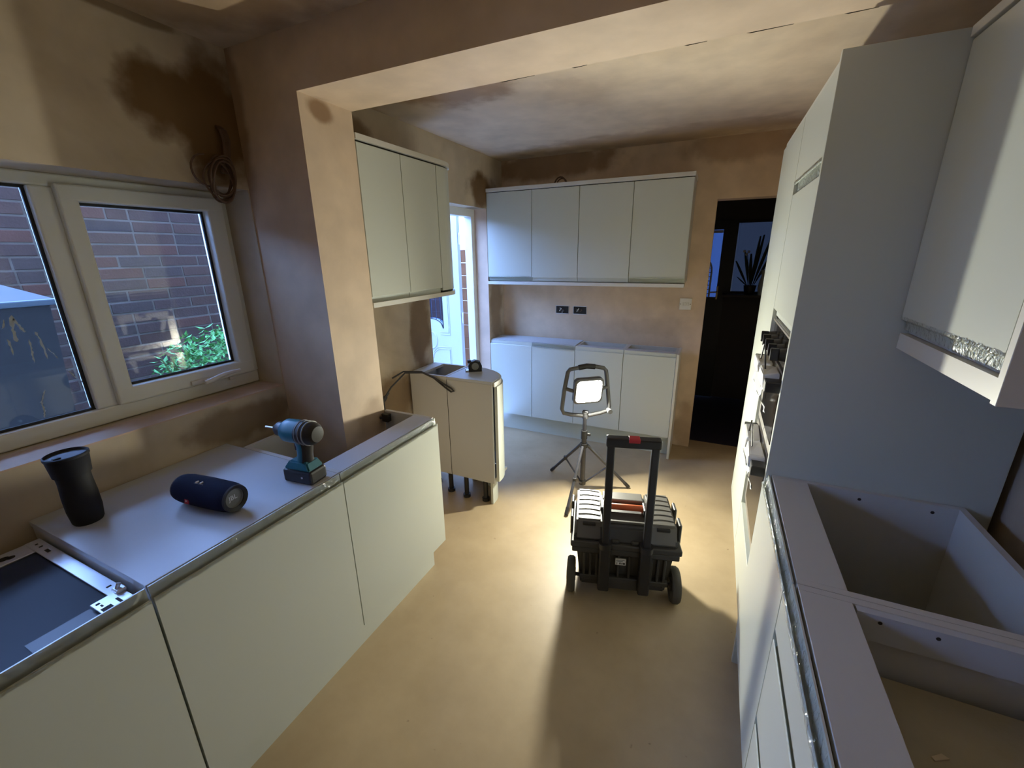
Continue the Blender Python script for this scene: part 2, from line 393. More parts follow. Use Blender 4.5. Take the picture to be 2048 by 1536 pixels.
# hall door: black frame, glazed, with an arched pale pattern in the glass
d2 = struct('door_2', (lambda b: (box(b, -0.62, -0.5, HY-0.03, HY+0.02, 0, 1.92), box(b, 0.02, 0.10, HY-0.03, HY+0.02, 0, 1.92), box(b, -0.5, 0.02, HY-0.03, HY+0.02, 0, 1.13), box(b, -0.5, 0.02, HY-0.03, HY+0.02, 1.825, 1.92), b)[-1])(nb()), 'hallframe')
struct('pane', box(nb(), -0.5, 0.02, HY-0.008, HY-0.002, 1.13, 1.825), 'hall_glass2', d2)
struct('glazing_bar', box(nb(), -0.5, 0.018, HY-0.02, HY-0.009, 1.792, 1.82), 'upvc_door', d2)
bm = nb(); pts = []
for k in range(13):
    a = PI*k/12; pts.append((-0.20 + 0.15*math.cos(a), HY-0.014, 1.40 + 0.17*math.sin(a)))
tube(bm, [(-0.05, HY-0.014, 1.135)] + pts + [(-0.35, HY-0.014, 1.135)], 0.011, 6)
struct('arched_lead', bm, 'upvc_door', d2)
for k in range(8):
    z = 1.16 + k*0.045
    struct('lead_bar', tube(nb(), [(-0.34, HY-0.014, z), (-0.06, HY-0.014, z+0.006)], 0.005, 6), 'upvc_door', d2)
bm = nb(); box(bm, 0.018, 0.036, HY-0.038, HY-0.03, 1.11, 1.25, 0.002); tube(bm, [(0.027, HY-0.038, 1.19), (0.027, HY-0.075, 1.19), (-0.05, HY-0.075, 1.185)], 0.008, 8)
struct('door_handle', bm, 'brass', d2)
# hall window
w2 = struct('window_2', (lambda b: (box(b, 0.10, 0.155, HY-0.02, HY+0.05, 1.15, 1.9), box(b, 1.04, 1.1, HY-0.02, HY+0.05, 1.15, 1.9), box(b, 0.155, 1.04, HY-0.02, HY+0.05, 1.15, 1.195), box(b, 0.155, 1.04, HY-0.02, HY+0.05, 1.885, 1.9), b)[-1])(nb()), 'hallframe')
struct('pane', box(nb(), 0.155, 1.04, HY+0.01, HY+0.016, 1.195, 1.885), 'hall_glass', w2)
struct('sill_board', box(nb(), 0.08, 1.12, HY-0.2, HY-0.02, 1.15, 1.175, 0.004), 'hall', w2)

# ------------------------------------------------------------------ window_1
FX0, FX1 = -2.03, -1.965
win = struct('window_1', (lambda b: (
    box(b, FX0, FX1, WY0, WY1, WZ0+0.002, 1.100, 0.006, 2), box(b, FX0, FX1, WY0, WY1, 1.845, WZ1, 0.006, 2),
    box(b, FX0, FX1, WY0, WY0+0.03, 1.10, 1.845), box(b, FX0, FX1, 1.250, WY1, 1.10, 1.845),
    box(b, FX0, FX1, 0.664, 0.726, 1.10, 1.845, 0.006, 2), box(b, FX0, FX1, -0.07, -0.008, 1.10, 1.845, 0.006, 2), b)[-1])(nb()), 'upvc')
def sash(y0, y1):
    bm = nb(); x0, x1 = -2.022, -1.945
    z0, z1 = 1.101, 1.856; fwid = 0.052
    box(bm, x0, x1, y0, y1, z0, z0+fwid+0.006, 0.006, 2); box(bm, x0, x1, y0, y1, z1-fwid, z1, 0.006, 2)
    box(bm, x0, x1-0.0008, y0+0.0008, y0+fwid, z0+0.03, z1-0.03, 0.005, 2); box(bm, x0, x1-0.0008, y1-fwid-0.016, y1-0.0008, z0+0.03, z1-0.03, 0.005, 2)
    s = struct('sash', bm, 'upvc', win)
    return s
sash(0.722, 1.252); sash(-0.595, -0.066)
def pane(y0, y1, z0, z1):
    p = struct('pane', box(nb(), -2.000, -1.994, y0, y1, z0, z1), 'glass', win)
    for nm, xa, xb, mt in (('gasket', -1.9935, -1.985, 'gasket'),):
        bm = nb(); t = 0.009
        box(bm, xa, xb, y0-0.002, y0+t, z0, z1); box(bm, xa, xb, y1-t, y1+0.002, z0, z1)
        box(bm, xa, xb, y0+t, y1-t, z0-0.002, z0+t); box(bm, xa, xb, y0+t, y1-t, z1-t, z1+0.002)
        struct(nm, bm, mt, p)
    return p
pr = pane(0.774, 1.184, 1.159, 1.804)
pl = pane(-0.008, 0.664, 1.10, 1.845)
pane(-0.543, -0.134, 1.159, 1.804)
# sash handle
bm = nb()
box(bm, -1.946, -1.934, 0.965, 1.06, 1.108, 1.126, 0.004, 2)
cyl(bm, (-1.934, 1.02, 1.118), (-1.908, 1.02, 1.118), 0.011, 12)
tube(bm, [(-1.906, 1.0, 1.115), (-1.904, 1.03, 1.118), (-1.900, 1.055, 1.128), (-1.898, 1.09, 1.134), (-1.898, 1.15, 1.133)], [0.009, 0.011, 0.009, 0.008, 0.007], 10)
struct('window_handle', bm, 'handle', win)
struct('handle_striker', box(nb(), -1.964, -1.95, 1.13, 1.155, 1.085, 1.1, 0.002), 'handle', win)
# dried drip marks running down the glass
rd = random.Random(3)
drips = ((((0.546, 1.445), (0.552, 1.42), (0.560, 1.398)), 0.005), (((0.543, 1.455), (0.536, 1.41), (0.535, 1.372)), 0.006), (((0.562, 1.375), (0.561, 1.34), (0.557, 1.297)), 0.003),
         (((0.582, 1.397), (0.589, 1.371), (0.590, 1.304)), 0.0035), (((0.597, 1.34), (0.616, 1.298)), 0.002), (((0.629, 1.255), (0.645, 1.22)), 0.003), (((0.652, 1.215), (0.660, 1.194)), 0.002),
         (((0.559, 1.204), (0.541, 1.167), (0.541, 1.136), (0.535, 1.112)), 0.0035), (((0.518, 1.384), (0.518, 1.332)), 0.003), (((0.525, 1.445), (0.515, 1.416)), 0.003))
for pth, w in drips:
    bm = nb(); L_ = []; R_ = []; n = 6*(len(pth)-1)+1
    for k in range(n):
        sg = min(k//6, len(pth)-2); q = (k-6*sg)/6
        yy = pth[sg][0]*(1-q)+pth[sg+1][0]*q + rd.uniform(-0.0015, 0.0015); zz = pth[sg][1]*(1-q)+pth[sg+1][1]*q
        ww = w*rd.uniform(0.35, 1.0)*(1 if 0 < k < n-1 else 0.2)
        L_.append(bm.verts.new((-1.9934, yy-ww, zz))); R_.append(bm.verts.new((-1.9934, yy+ww, zz)))
    for k in range(n-1): bm.faces.new((L_[k], L_[k+1], R_[k+1], R_[k]))
    struct('drip_mark', bm, 'drip', pl)

# ------------------------------------------------------------------ outside
struct('ground', box(nb(), -40, -2.08, -40, 40, -0.2, -0.06), 'concrete')
bw = root('brick_wall', (-3.4, 2.0, -0.06), 'dark red-brown brick house wall seen through the window', 'wall')
bm = nb(); box(bm, -3.62, -3.3985, -0.75, 2.6, -0.06, 2.12); box(bm, -3.62, -3.3985, 2.6, 5.4, -0.06, 4.28); part('mortar_backing', bm, 'mortar', bw)  # unseen far end raised and near end cut short to shape the skylight
CH, BL = 0.0705, 0.232
def brick_bm(w):
    b = nb(); box(b, -0.06, 0.006, 0, w-0.011, 0, CH-0.011, 0.002); return b
bmeshes = []
for mt in BR:
    for w in (BL, BL/2):
        b = brick_bm(w); me = bpy.data.meshes.new('brick'); bmesh.ops.recalc_face_normals(b, faces=b.faces[:]); b.to_mesh(me); b.free(); me.materials.append(mt); bmeshes.append(me)
rest = nb(); rb = random.Random(11)
for c in range(61):
    z = -0.05 + c*CH; y = (-0.74 if c < 30 else 2.62) + (BL/2 if c % 2 else 0) + rb.uniform(-0.01, 0.01)
    while y < 5.2:
        mt = rb.choices((0, 1, 2, 3), (4, 3, 4, 1))[0]
        half = rb.random() < 0.12; w = BL/2 if half else BL
        if 0.79 < y < 2.35 and 0.62 < z < 2.15:
            o = link(bpy.data.objects.new('brick', bmeshes[mt*2 + (1 if half else 0)]))
            o.parent = bw; o.location = Vector((-3.4 + rb.uniform(-0.003, 0.003), y, z)) - Vector((-3.4, 2.0, -0.06))
        else:
            box(rest, -3.46, -3.394+rb.uniform(-0.003, 0.003), y, y+w-0.011, z, z+CH-0.011)
        y += w
ro = part('distant_bricks', rest, BR[0], bw); ro['kind'] = 'stuff'

# wheelie bin with a hipped lid beyond the left pane
wb = root('storage_bin', (-2.95, 0.6, -0.06), 'tall black plastic bin with pale sloping lid outside the left pane', 'bin')
bm = nb()
prism(bm, [(-3.10, 0.42, -0.06), (-2.72, 0.42, -0.06), (-2.72, 0.76, -0.06), (-3.10, 0.76, -0.06)], (0, 0, 0.04))
lo = [(-3.12, 0.40), (-2.72, 0.40), (-2.72, 0.78), (-3.12, 0.78)]; hi = [(-3.2, 0.33), (-2.64, 0.33), (-2.64, 0.845), (-3.2, 0.845)]
a = [bm.verts.new((x, y, -0.02)) for x, y in lo]; b2 = [bm.verts.new((x, y, 1.43)) for x, y in hi]
for i in range(4): bm.faces.new((a[i], a[(i+1) % 4], b2[(i+1) % 4], b2[i]))
bm.faces.new(b2)
part('bin_body', bm, 'bin', wb)
bm = nb(); box(bm, -3.22, -2.615, 0.30, 0.875, 1.432, 1.458, 0.006, 2); part('lid_rim', bm, 'binrim', wb)
bm = nb()
base = [bm.verts.new(p) for p in ((-3.2, 0.31, 1.458), (-2.63, 0.31, 1.458), (-2.63, 0.86, 1.458), (-3.2, 0.86, 1.458))]
rid = [bm.verts.new(p) for p in ((-2.92, 0.48, 1.63), (-2.92, 0.56, 1.63))]
bm.faces.new((base[0], base[1], rid[0])); bm.faces.new((base[1], base[2], rid[1], rid[0])); bm.faces.new((base[2], base[3], rid[1])); bm.faces.new((base[3], base[0], rid[0], rid[1])); bm.faces.new(base)
part('lid', bm, 'binlid', wb)

# leafy shrub below the right pane
sh = root('leafy_shrub', (-2.75, 1.5, -0.06), 'bright green leafy shrub growing against the brick wall', 'shrub')
bm = nb(); rs = random.Random(5)
for k in range(9):
    a = rs.uniform(0, 2*PI); e = (-2.8 + 0.22*math.cos(a), 1.6 + 0.32*math.sin(a), rs.uniform(0.8, 1.1))
    tube(bm, [(-2.8, 1.6, -0.06), (-2.8+0.1*math.cos(a), 1.6+0.15*math.sin(a), 0.5), e], [0.012, 0.008, 0.004], 6)
part('stem', bm, 'stem', sh)
bm = nb()
for k in range(2600):
    u, v = rs.uniform(0, 2*PI), math.acos(rs.uniform(-1, 1)); q = rs.uniform(0.6, 1)
    c = Vector((-2.8 + 0.30*q*math.sin(v)*math.cos(u), 1.62 + 0.42*q*math.sin(v)*math.sin(u), 0.86 + 0.36*q*math.cos(v)))
    L = rs.uniform(0.035, 0.065); w = L*0.36
    d = Vector((rs.uniform(-1, 1), rs.uniform(-1, 1), rs.uniform(-0.9, 0.5))).normalized()
    s = d.cross(Vector((rs.uniform(-.3, .3), rs.uniform(-.3, .3), 1))).normalized(); n = d.cross(s)
    p = [c, c + d*L*0.45 + s*w*0.5, c + d*L - n*L*0.15, c + d*L*0.45 - s*w*0.5, c + d*L*0.45 + n*L*0.08]
    vv = [bm.verts.new(x) for x in p]
    for i in range(4): bm.faces.new((vv[i], vv[(i+1) % 4], vv[4]))
fo = part('foliage', bm, 'leaf', sh); fo['kind'] = 'stuff'

# fence closing the passage, seen through the door gap
fe = root('slat_fence', (-2.9, 4.55, -0.06), 'reddish brown timber fence seen through the gap beside the open back door', 'fence')
for px_ in (-2.2, -3.3):
    part('post', box(nb(), px_-0.04, px_+0.04, 4.56, 4.64, -0.06, 1.75), 'concrete', fe)
for k in range(11):
    part('slat', box(nb(), -3.38, -2.12, 4.535+0.006*(k % 2), 4.558, 0.02+k*0.15, 0.166+k*0.15), 'fence', fe)

# ------------------------------------------------------------------ back door, swung open outwards
dr = struct('door_1', (lambda b: (box(b, -1.985, -1.916, DY1-0.06, DY1, 0, DZ), box(b, -1.985, -1.916, DY0, DY0+0.06, 0, DZ), box(b, -1.985, -1.916, DY0+0.06, DY1-0.06, DZ-0.06, DZ),
     box(b, -1.985, -1.916, DY0+0.06, DY1-0.06, 0.0, 0.03), b)[-1])(nb()), 'upvc')
leaf = root('back_door_leaf', (-2.10, 3.36, 0.0), 'white panelled back door leaf with arched glazing, standing open outside', 'door', rz=0.03)
# leaf coordinates: x runs from 0 to -0.80, room-side face at y = 0
def leafp(name, bm, mt): return part(name, bm, mt, leaf)
CXD = -0.33
bm = nb()
box(bm, -0.80, 0, 0.0, 0.05, 0.03, 0.94); box(bm, -0.80, 0, 0.0, 0.05, 1.72, 1.96)
box(bm, -0.80, CXD-0.135, 0, 0.05, 0.94, 1.72); box(bm, CXD+0.135, 0, 0, 0.05, 0.94, 1.72)
lf = leafp('door_slab', bm, 'upvc_door')
# scalloped lower glazing edge
bm = nb(); poly = [(CXD-0.135, 0.0, 0.94), (CXD-0.135, 0, 0.945)]
poly += [(CXD + 0.135*t/8, 0, 0.945 + 0.09*math.sqrt(max(0, 1-(t/8)**2))) for t in range(-8, 9)] + [(CXD+0.135, 0, 0.94)]
prism(bm, poly, (0, 0.05, 0)); leafp('glazing_scallop', bm, 'upvc_door')
leafp('glazing', box(nb(), CXD-0.135, CXD+0.135, 0.02, 0.03, 0.95, 1.72), glass('door_glass', (0.55, 0.65, 0.9)))
for k in (-2, -1, 0, 1, 2):
    leafp('lead_bar', box(nb(), CXD+k*0.05-0.003, CXD+k*0.05+0.003, 0.014, 0.02, 0.96, 1.72), 'gasket')
bm = nb()
tube(bm, [(CXD + 0.133*t/8, -0.003, 0.945 + 0.09*math.sqrt(max(0, 1-(t/8)**2))) for t in range(-8, 9)], 0.004, 6)
tube(bm, [(CXD+0.135, -0.003, 0.945), (CXD+0.135, -0.003, 1.72)], 0.004, 6); tube(bm, [(CXD-0.135, -0.003, 0.945), (CXD-0.135, -0.003, 1.72)], 0.004, 6)
leafp('glazing_trim', bm, 'gasket')
def mould(bm, pts, r=0.007): tube(bm, [(x, -0.002, z) for x, z in pts], r, 6)
for s in (1, -1):
    for off in (0.0, 0.022):
        bm = nb()
        mould(bm, [(CXD+s*(0.10), 0.885+off), (CXD+s*(0.205-off*0.6), 0.885+off), (CXD+s*(0.205-off*0.6), 1.74)], 0.005)
        leafp('upper_moulding', bm, 'upvc_door')
        bm = nb()
        arc = [(CXD + s*(0.205 - 0.10 - 0.0 - 0.1*(1-math.cos(a)) ), 0.0) for a in ()]
        pts = [(CXD+s*(0.205-off*0.6), 0.2), (CXD+s*(0.205-off*0.6), 0.765-off)]
        pts += [(CXD+s*(0.10), 0.765-off)]
        pts += [(CXD+s*(0.10-0.10*math.sin(t*PI/12)), 0.665-off + 0.10*math.cos(t*PI/12)) for t in range(1, 7)]
        mould(bm, pts, 0.005); leafp('lower_moulding', bm, 'upvc_door')
bm = nb(); mould(bm, [(CXD + 0.055*math.cos(t*PI/16), 0.825 + 0.08*math.sin(t*PI/16)) for t in range(33)], 0.008); leafp('oval_moulding', bm, 'upvc_door')
for z in (0.3, 1.0, 1.7):
    bm = nb(); cyl(bm, (0.008, 0.02, z), (0.008, 0.02, z+0.1), 0.008, 10); leafp('hinge', bm, 'handle')

# ------------------------------------------------------------------ cabinet helpers
def jprofile(z0, z1, top=True, bottom=False, T=0.022):
    """(outward, z) outline of a door with a scooped finger pull along its top and/or bottom edge"""
    p = []
    if bottom:
        p += [(0, z0), (0.005, z0), (0.006, z0+0.020), (0.008, z0+0.045), (0.012, z0+0.050), (0.0155, z0+0.045), (0.017, z0+0.030), (0.0195, z0+0.027), (T, z0+0.030)]
    else:
        p += [(0, z0), (T-0.001, z0), (T, z0+0.001)]
    if top:
        p += [(T, z1-0.030), (0.0195, z1-0.027), (0.017, z1-0.030), (0.0155, z1-0.045), (0.012, z1-0.050), (0.008, z1-0.045), (0.006, z1-0.020), (0.005, z1), (0, z1)]
    else:
        p += [(T, z1-0.001), (T-0.001, z1), (0, z1)]
    return p
def jdoor(parent, o, u, n, w, z0, z1, top=True, bottom=False, name='door', mat='door', film=False):
    """o: corner on the carcass front, u: along the width, n: outward"""
    o, u, n = Vector(o), Vector(u), Vector(n); g = 0.0021
    pts = [o + u*g + n*(a*0.80+0.0066) + Vector((0, 0, z-o.z)) for a, z in jprofile(z0, z1, top, bottom)]
    d = part(name, prism(nb(), pts, u*(w-2*g)), mat, parent)
    if film:
        bm = nb(); K = 60; rf = random.Random(int(w*1e4)+int(o.y*1e3)); rows = []
        prof = ((0.006, z1+0.001), (0.0085, z1-0.012), (0.012, z1-0.024), (0.018, z1-0.026), (0.0235, z1-0.030), (0.0232, z1-0.038)) if top else ((0.006, z0-0.001), (0.0085, z0+0.012), (0.012, z0+0.024), (0.018, z0+0.026), (0.0235, z0+0.030), (0.0232, z0+0.038))
        for k in range(K+1):
            s = g + (w-2*g)*k/K; row = []
            for (a, z) in prof:
                row.append(bm.verts.new(o + u*s + n*(a*0.8+0.0070+rf.uniform(-0.0004, 0.0022)) + Vector((0, 0, z-o.z+rf.uniform(-0.0015, 0.0015)))))
            rows.append(row)
        for A, B in zip(rows, rows[1:]):
            for i in range(len(A)-1): bm.faces.new((A[i], B[i], B[i+1], A[i+1]))
        part('protective_film', bm, 'film', d)
    return d
X_, Y_ = Vector((1, 0, 0)), Vector((0, 1, 0))
ZT, ZB = 0.87, 0.17

# ------------------------------------------------------------------ left run
CX = -1.160     # carcass front
# cabinet with solid top
cA = root('base_cabinet', (-1.475, 0.67, ZB), 'grey base cabinet with solid pale top carrying the drill and speaker', 'cabinet', 'handleless base cabinets by the window')
bm = nb(); t = 0.018
box(bm, -1.79, CX, 0.376, 0.376+t, ZB, ZT-t); box(bm, -1.79, CX, 0.965-t, 0.965, ZB, ZT-t); box(bm, -1.79, CX, 0.376+t, 0.965-t, ZB, ZB+t); box(bm, -1.79, -1.772, 0.376+t, 0.965-t, ZB+t, ZT-t)
part('carcass', bm, 'carcass', cA)
part('top_panel', box(nb(), -1.792, CX+0.004, 0.373, 0.967, ZT-t, ZT, 0.001), 'top', cA)
jdoor(cA, (CX, 0.373, ZB), Y_, X_, 0.594, 0.18, 0.868, film=True)
# open-topped cabinet beside the nib
cB = root('base_cabinet', (-1.30, 1.26, ZB), 'open-topped grey base cabinet wrapped around the plaster nib', 'cabinet', 'handleless base cabinets by the window')
bm = nb()
box(bm, -1.672, CX, 0.969, 0.987, ZB, ZT-0.001); box(bm, -1.442, CX, 1.542, 1.56, ZB, ZT); box(bm, -1.672, CX, 0.987, 1.27, ZB, ZB+t); box(bm, -1.442, CX, 1.27, 1.542, ZB, ZB+t)
part('carcass', bm, 'carcass', cB)
bm = nb(); box(bm, -1.69, -1.672, 0.969, 1.277, ZB, ZT); part('back_panel', bm, 'carcass', cB)
part('front_rail', box(nb(), -1.265, CX+0.004, 0.987, 1.542, ZT-t, ZT, 0.001), 'top', cB)
jdoor(cB, (CX, 0.967, ZB), Y_, X_, 0.594, 0.18, 0.868, film=True)
part('shelf_bracket', (lambda b: (box(b, -1.44, -1.40, 1.512, 1.540, ZT-0.05, ZT-0.008, 0.003), tube(b, [(-1.43, 1.52, ZT-0.03), (-1.47, 1.5, ZT-0.028)], 0.006, 6), b)[-1])(nb()), 'black', cB)
# integrated dishwasher
dw = root('integrated_dishwasher', (-1.475, 0.07, 0.0), 'integrated dishwasher with dark top sheet, metal edge strips and grey door', 'dishwasher')
y0, y1 = -0.225, 0.368
part('cabinet_body', box(nb(), -1.735, -1.165, y0, y1, 0.172, 0.820, 0.003), 'steel', dw)
part('top_sheet', box(nb(), -1.722, -1.168, y0+0.01, y1-0.01, 0.820, 0.8245, 0.001), 'dwtop', dw)
bm = nb(); box(bm, -1.735, -1.665, 0.225, y1-0.002, 0.8245, 0.829, 0.001); box(bm, -1.735, -1.712, y0, 0.225, 0.8245, 0.829, 0.001)
st = part('rear_strip', bm, 'steel', dw)
bm = nb(); cyl(bm, (-1.70, 0.285, 0.8285), (-1.70, 0.285, 0.8298), 0.012, 12); cyl(bm, (-1.692, 0.297, 0.8285), (-1.692, 0.297, 0.8298), 0.009, 12); part('fixing_hole', bm, 'dark', st)
st2 = part('side_strip', box(nb(), -1.73, -1.245, y1-0.032, y1, 0.8292, 0.8325, 0.001), 'steel', dw)
for (x, w, d) in ((-1.70, 0.006, 0.006), (-1.675, 0.006, 0.008), (-1.64, 0.022, 0.008), (-1.30, 0.006, 0.010)):
    part('slot', box(nb(), x, x+w, y1-0.02, y1-0.02+d, 0.8325, 0.8332), 'dark', st2)
bm = nb(); box(bm, -1.255, -1.185, 0.300, 0.362, 0.834, 0.8375, 0.001); box(bm, -1.262, -1.235, 0.345, 0.366, 0.8375, 0.846, 0.002)
br = part('fixing_bracket', bm, 'steel', dw)
for (x0_, x1_, ya, yb) in ((-1.245, -1.238, 0.306, 0.314), (-1.232, -1.222, 0.31, 0.314), (-1.215, -1.196, 0.304, 0.324), (-1.225, -1.19, 0.336, 0.342)):
    part('slot', box(nb(), x0_, x1_, ya, yb, 0.8375, 0.8381), 'dark', br)
bm = nb(); cyl(bm, (-1.248, 0.352, 0.846), (-1.248, 0.358, 0.858), 0.005, 8); part('screw', bm, 'steel', br)
bm = nb(); box(bm, -1.26, -1.17, 0.19, 0.30, 0.8248, 0.8262); part('corner_plate', bm, 'black', dw)
jdoor(dw, (CX, y0, ZB), Y_, X_, 0.596, 0.18, 0.868, film=True)
single('plinth', box(nb(), -1.232, -1.216, -0.22, 1.552, 0.0, 0.165), 'door', (-1.224, 0.66, 0), 'long grey plinth under the cabinets by the window', 'plinth')

# ------------------------------------------------------------------ curved end base cabinet
cc = root('curved_base_cabinet', (-1.475, 2.33, 0), 'narrow grey base cabinet with rounded front by the back door', 'cabinet')
bm = nb()
box(bm, -1.783, -1.497, 2.18, 2.196, ZB, ZT); box(bm, -1.783, -1.767, 2.196, 2.47, ZB, ZT); box(bm, -1.513, -1.497, 2.196, 2.47, ZB, ZT); box(bm, -1.783, -1.497, 2.455, 2.471, ZB, ZT-0.001)
box(bm, -1.767, -1.513, 2.196, 2.455, ZB, ZB+t); box(bm, -1.767, -1.70, 2.196, 2.455, ZT-t, ZT-0.001)
part('rear_box', bm, 'carcass', cc)
part('side_panel', box(nb(), -1.493, -1.168, 2.18, 2.196, ZB, ZT-t-0.001), 'carcass', cc)
part('base_panel', box(nb(), -1.493, -1.18, 2.197, 2.40, ZB, ZB+t), 'carcass', cc)
def curve_path(xf, yb, ys, y_start):
    """front line of the rounded end: straight from y_start to ys, then a quarter ellipse back to x=-1.49 at yb"""
    pts = [(xf, y_start), (xf, ys)]; a, b_ = xf+1.49, yb-ys
    pts += [(-1.49 + a*math.cos(k*PI/24), ys + b_*math.sin(k*PI/24)) for k in range(1, 13)]
    return pts
tp = [(-1.493, 2.18)] + curve_path(-1.164, 2.476, 2.235, 2.18)
part('top_panel', prism(nb(), [(x, y, ZT-t) for x, y in tp], (0, 0, t)), 'top', cc)
def ribbon(path_o, path_i, z0, z1):
    return prism(nb(), [(x, y, z0) for x, y in path_o] + [(x, y, z0) for x, y in reversed(path_i)], (0, 0, z1-z0))
po = curve_path(-1.140, 2.50, 2.235, 2.20); pi_ = curve_path(-1.160, 2.48, 2.235, 2.20)
dd = part('door', ribbon(po, pi_, 0.18, 0.838), 'door', cc)
po2 = curve_path(-1.150, 2.49, 2.235, 2.186); part('finger_rail', ribbon(po2, [(x-0.0, y) for x, y in curve_path(-1.163, 2.477, 2.235, 2.186)], 0.838, 0.866), 'edge', cc)
pp = curve_path(-1.19, 2.45, 2.235, 2.20); pq = curve_path(-1.206, 2.434, 2.235, 2.20)
part('plinth', ribbon(pp, pq, 0.0, 0.168), 'door', cc)
for (x, y) in ((-1.545, 2.235), (-1.405, 2.215), (-1.26, 2.225), (-1.70, 2.3)):
    bm = nb(); cyl(bm, (x, y, 0.02), (x, y, ZB), 0.016, 12); cyl(bm, (x, y, 0), (x, y, 0.022), 0.026, 12); part('leg', bm, 'black', cc)
bm = nb(); box(bm, -1.4965, -1.4935, 2.179, 2.182, ZB, ZT-0.02); part('seam', bm, 'dark', cc)

# small black tape measure left on it
tm = root('tape_measure', (-1.39, 2.37, ZT), 'small black tape measure lying on the rounded cabinet', 'tape measure', rz=0.6); tm.scale = (1.25, 1.25, 1.25)
bm = nb(); prof = [(-0.034, 0.0), (0.034, 0.0), (0.036, 0.03), (0.026, 0.052), (0.0, 0.060), (-0.024, 0.054), (-0.036, 0.035)]
prism(bm, [(x, -0.018, z) for x, z in prof], (0, 0.036, 0)); tb = part('case', bm, 'black', tm)
bm = nb(); cyl(bm, (0, -0.0185, 0.03), (0, -0.021, 0.03), 0.019, 20); part('badge', bm, 'capgrey', tb)
bm = nb(); box(bm, -0.05, -0.034, -0.012, 0.012, 0.002, 0.008); box(bm, -0.052, -0.049, -0.012, 0.012, 0.0, 0.016); part('hook', bm, 'steel', tm)
bm = nb(); box(bm, -0.04, -0.02, -0.009, 0.009, 0.046, 0.062, 0.003); part('lock_button', bm, 'black', tm)

# ------------------------------------------------------------------ left wall units
WZ_0, WZ_1 = 1.405, 2.093
def wall_unit(name, loc, label, group): return root(name, loc, label, 'cabinet', group)
g1 = 'handleless wall cabinets beside the nib'
for (ya, yb, lab) in ((1.562, 1.852, 'flat-fronted grey wall cabinet right against the plaster nib'), (1.852, 2.150, 'flat-fronted grey wall cabinet between the nib cabinet and the rounded end')):
    w = wall_unit('wall_cabinet', (-1.64, (ya+yb)/2, WZ_0), lab, g1)
    part('carcass', box(nb(), -1.80+0.002, -1.484, ya+0.001, yb-0.001, WZ_0, WZ_1), 'carcass', w)
    jdoor(w, (-1.484, ya, WZ_0), Y_, X_, yb-ya, 1.402, 2.086, top=False, bottom=True)
    part('painted_gap_shade', box(nb(), -1.484, -1.470, ya+0.001, yb-0.001, 2.0865, 2.0948), 'dark', w)  # black strip stands in for the shade in the gap above the door
w = wall_unit('curved_wall_cabinet', (-1.64, 2.3, WZ_0), 'rounded-end grey wall cabinet next to the back door', g1)
def curve_w(xf, yb, ys, y_start):
    pts = [(xf, y_start), (xf, ys)]; a, b_ = xf+1.797, yb-ys
    return pts + [(-1.797 + a*math.cos(k*PI/24), ys + b_*math.sin(k*PI/24)) for k in range(1, 13)]
cp = curve_w(-1.484, 2.445, 2.215, 2.152)
part('carcass', prism(nb(), [(-1.797, 2.152, WZ_0)] + [(x, y, WZ_0) for x, y in cp], (0, 0, WZ_1-WZ_0)), 'carcass', w)
part('door', ribbon(curve_w(-1.460, 2.469, 2.215, 2.153), curve_w(-1.482, 2.447, 2.215, 2.153), 1.414, 2.086), 'door', w)
part('painted_gap_shade', ribbon(curve_w(-1.470, 2.459, 2.215, 2.153), curve_w(-1.483, 2.446, 2.215, 2.153), 2.0865, 2.0948), 'dark', w)  # same painted gap shade, carried round the curved end
part('painted_recess_shade', ribbon(curve_w(-1.468, 2.461, 2.215, 2.153), curve_w(-1.483, 2.446, 2.215, 2.153), 1.405, 1.4135), 'dark', w)  # black ribbon paints the shade of the recess under the door
def strip_left(z0, z1, lab, nm):
    o_ = [(-1.797, 1.558), (-1.452, 1.558)] + curve_w(-1.452, 2.475, 2.215, 2.152)
    return single(nm, prism(nb(), [(x, y, z0) for x, y in o_], (0, 0, z1-z0)), 'edge', (-1.62, 1.9, z0), lab, 'trim')
strip_left(2.095, 2.118, 'pale cornice strip on the wall cabinets beside the nib', 'cornice')
strip_left(1.380, 1.403, 'pale pelmet strip under the wall cabinets beside the nib', 'pelmet')

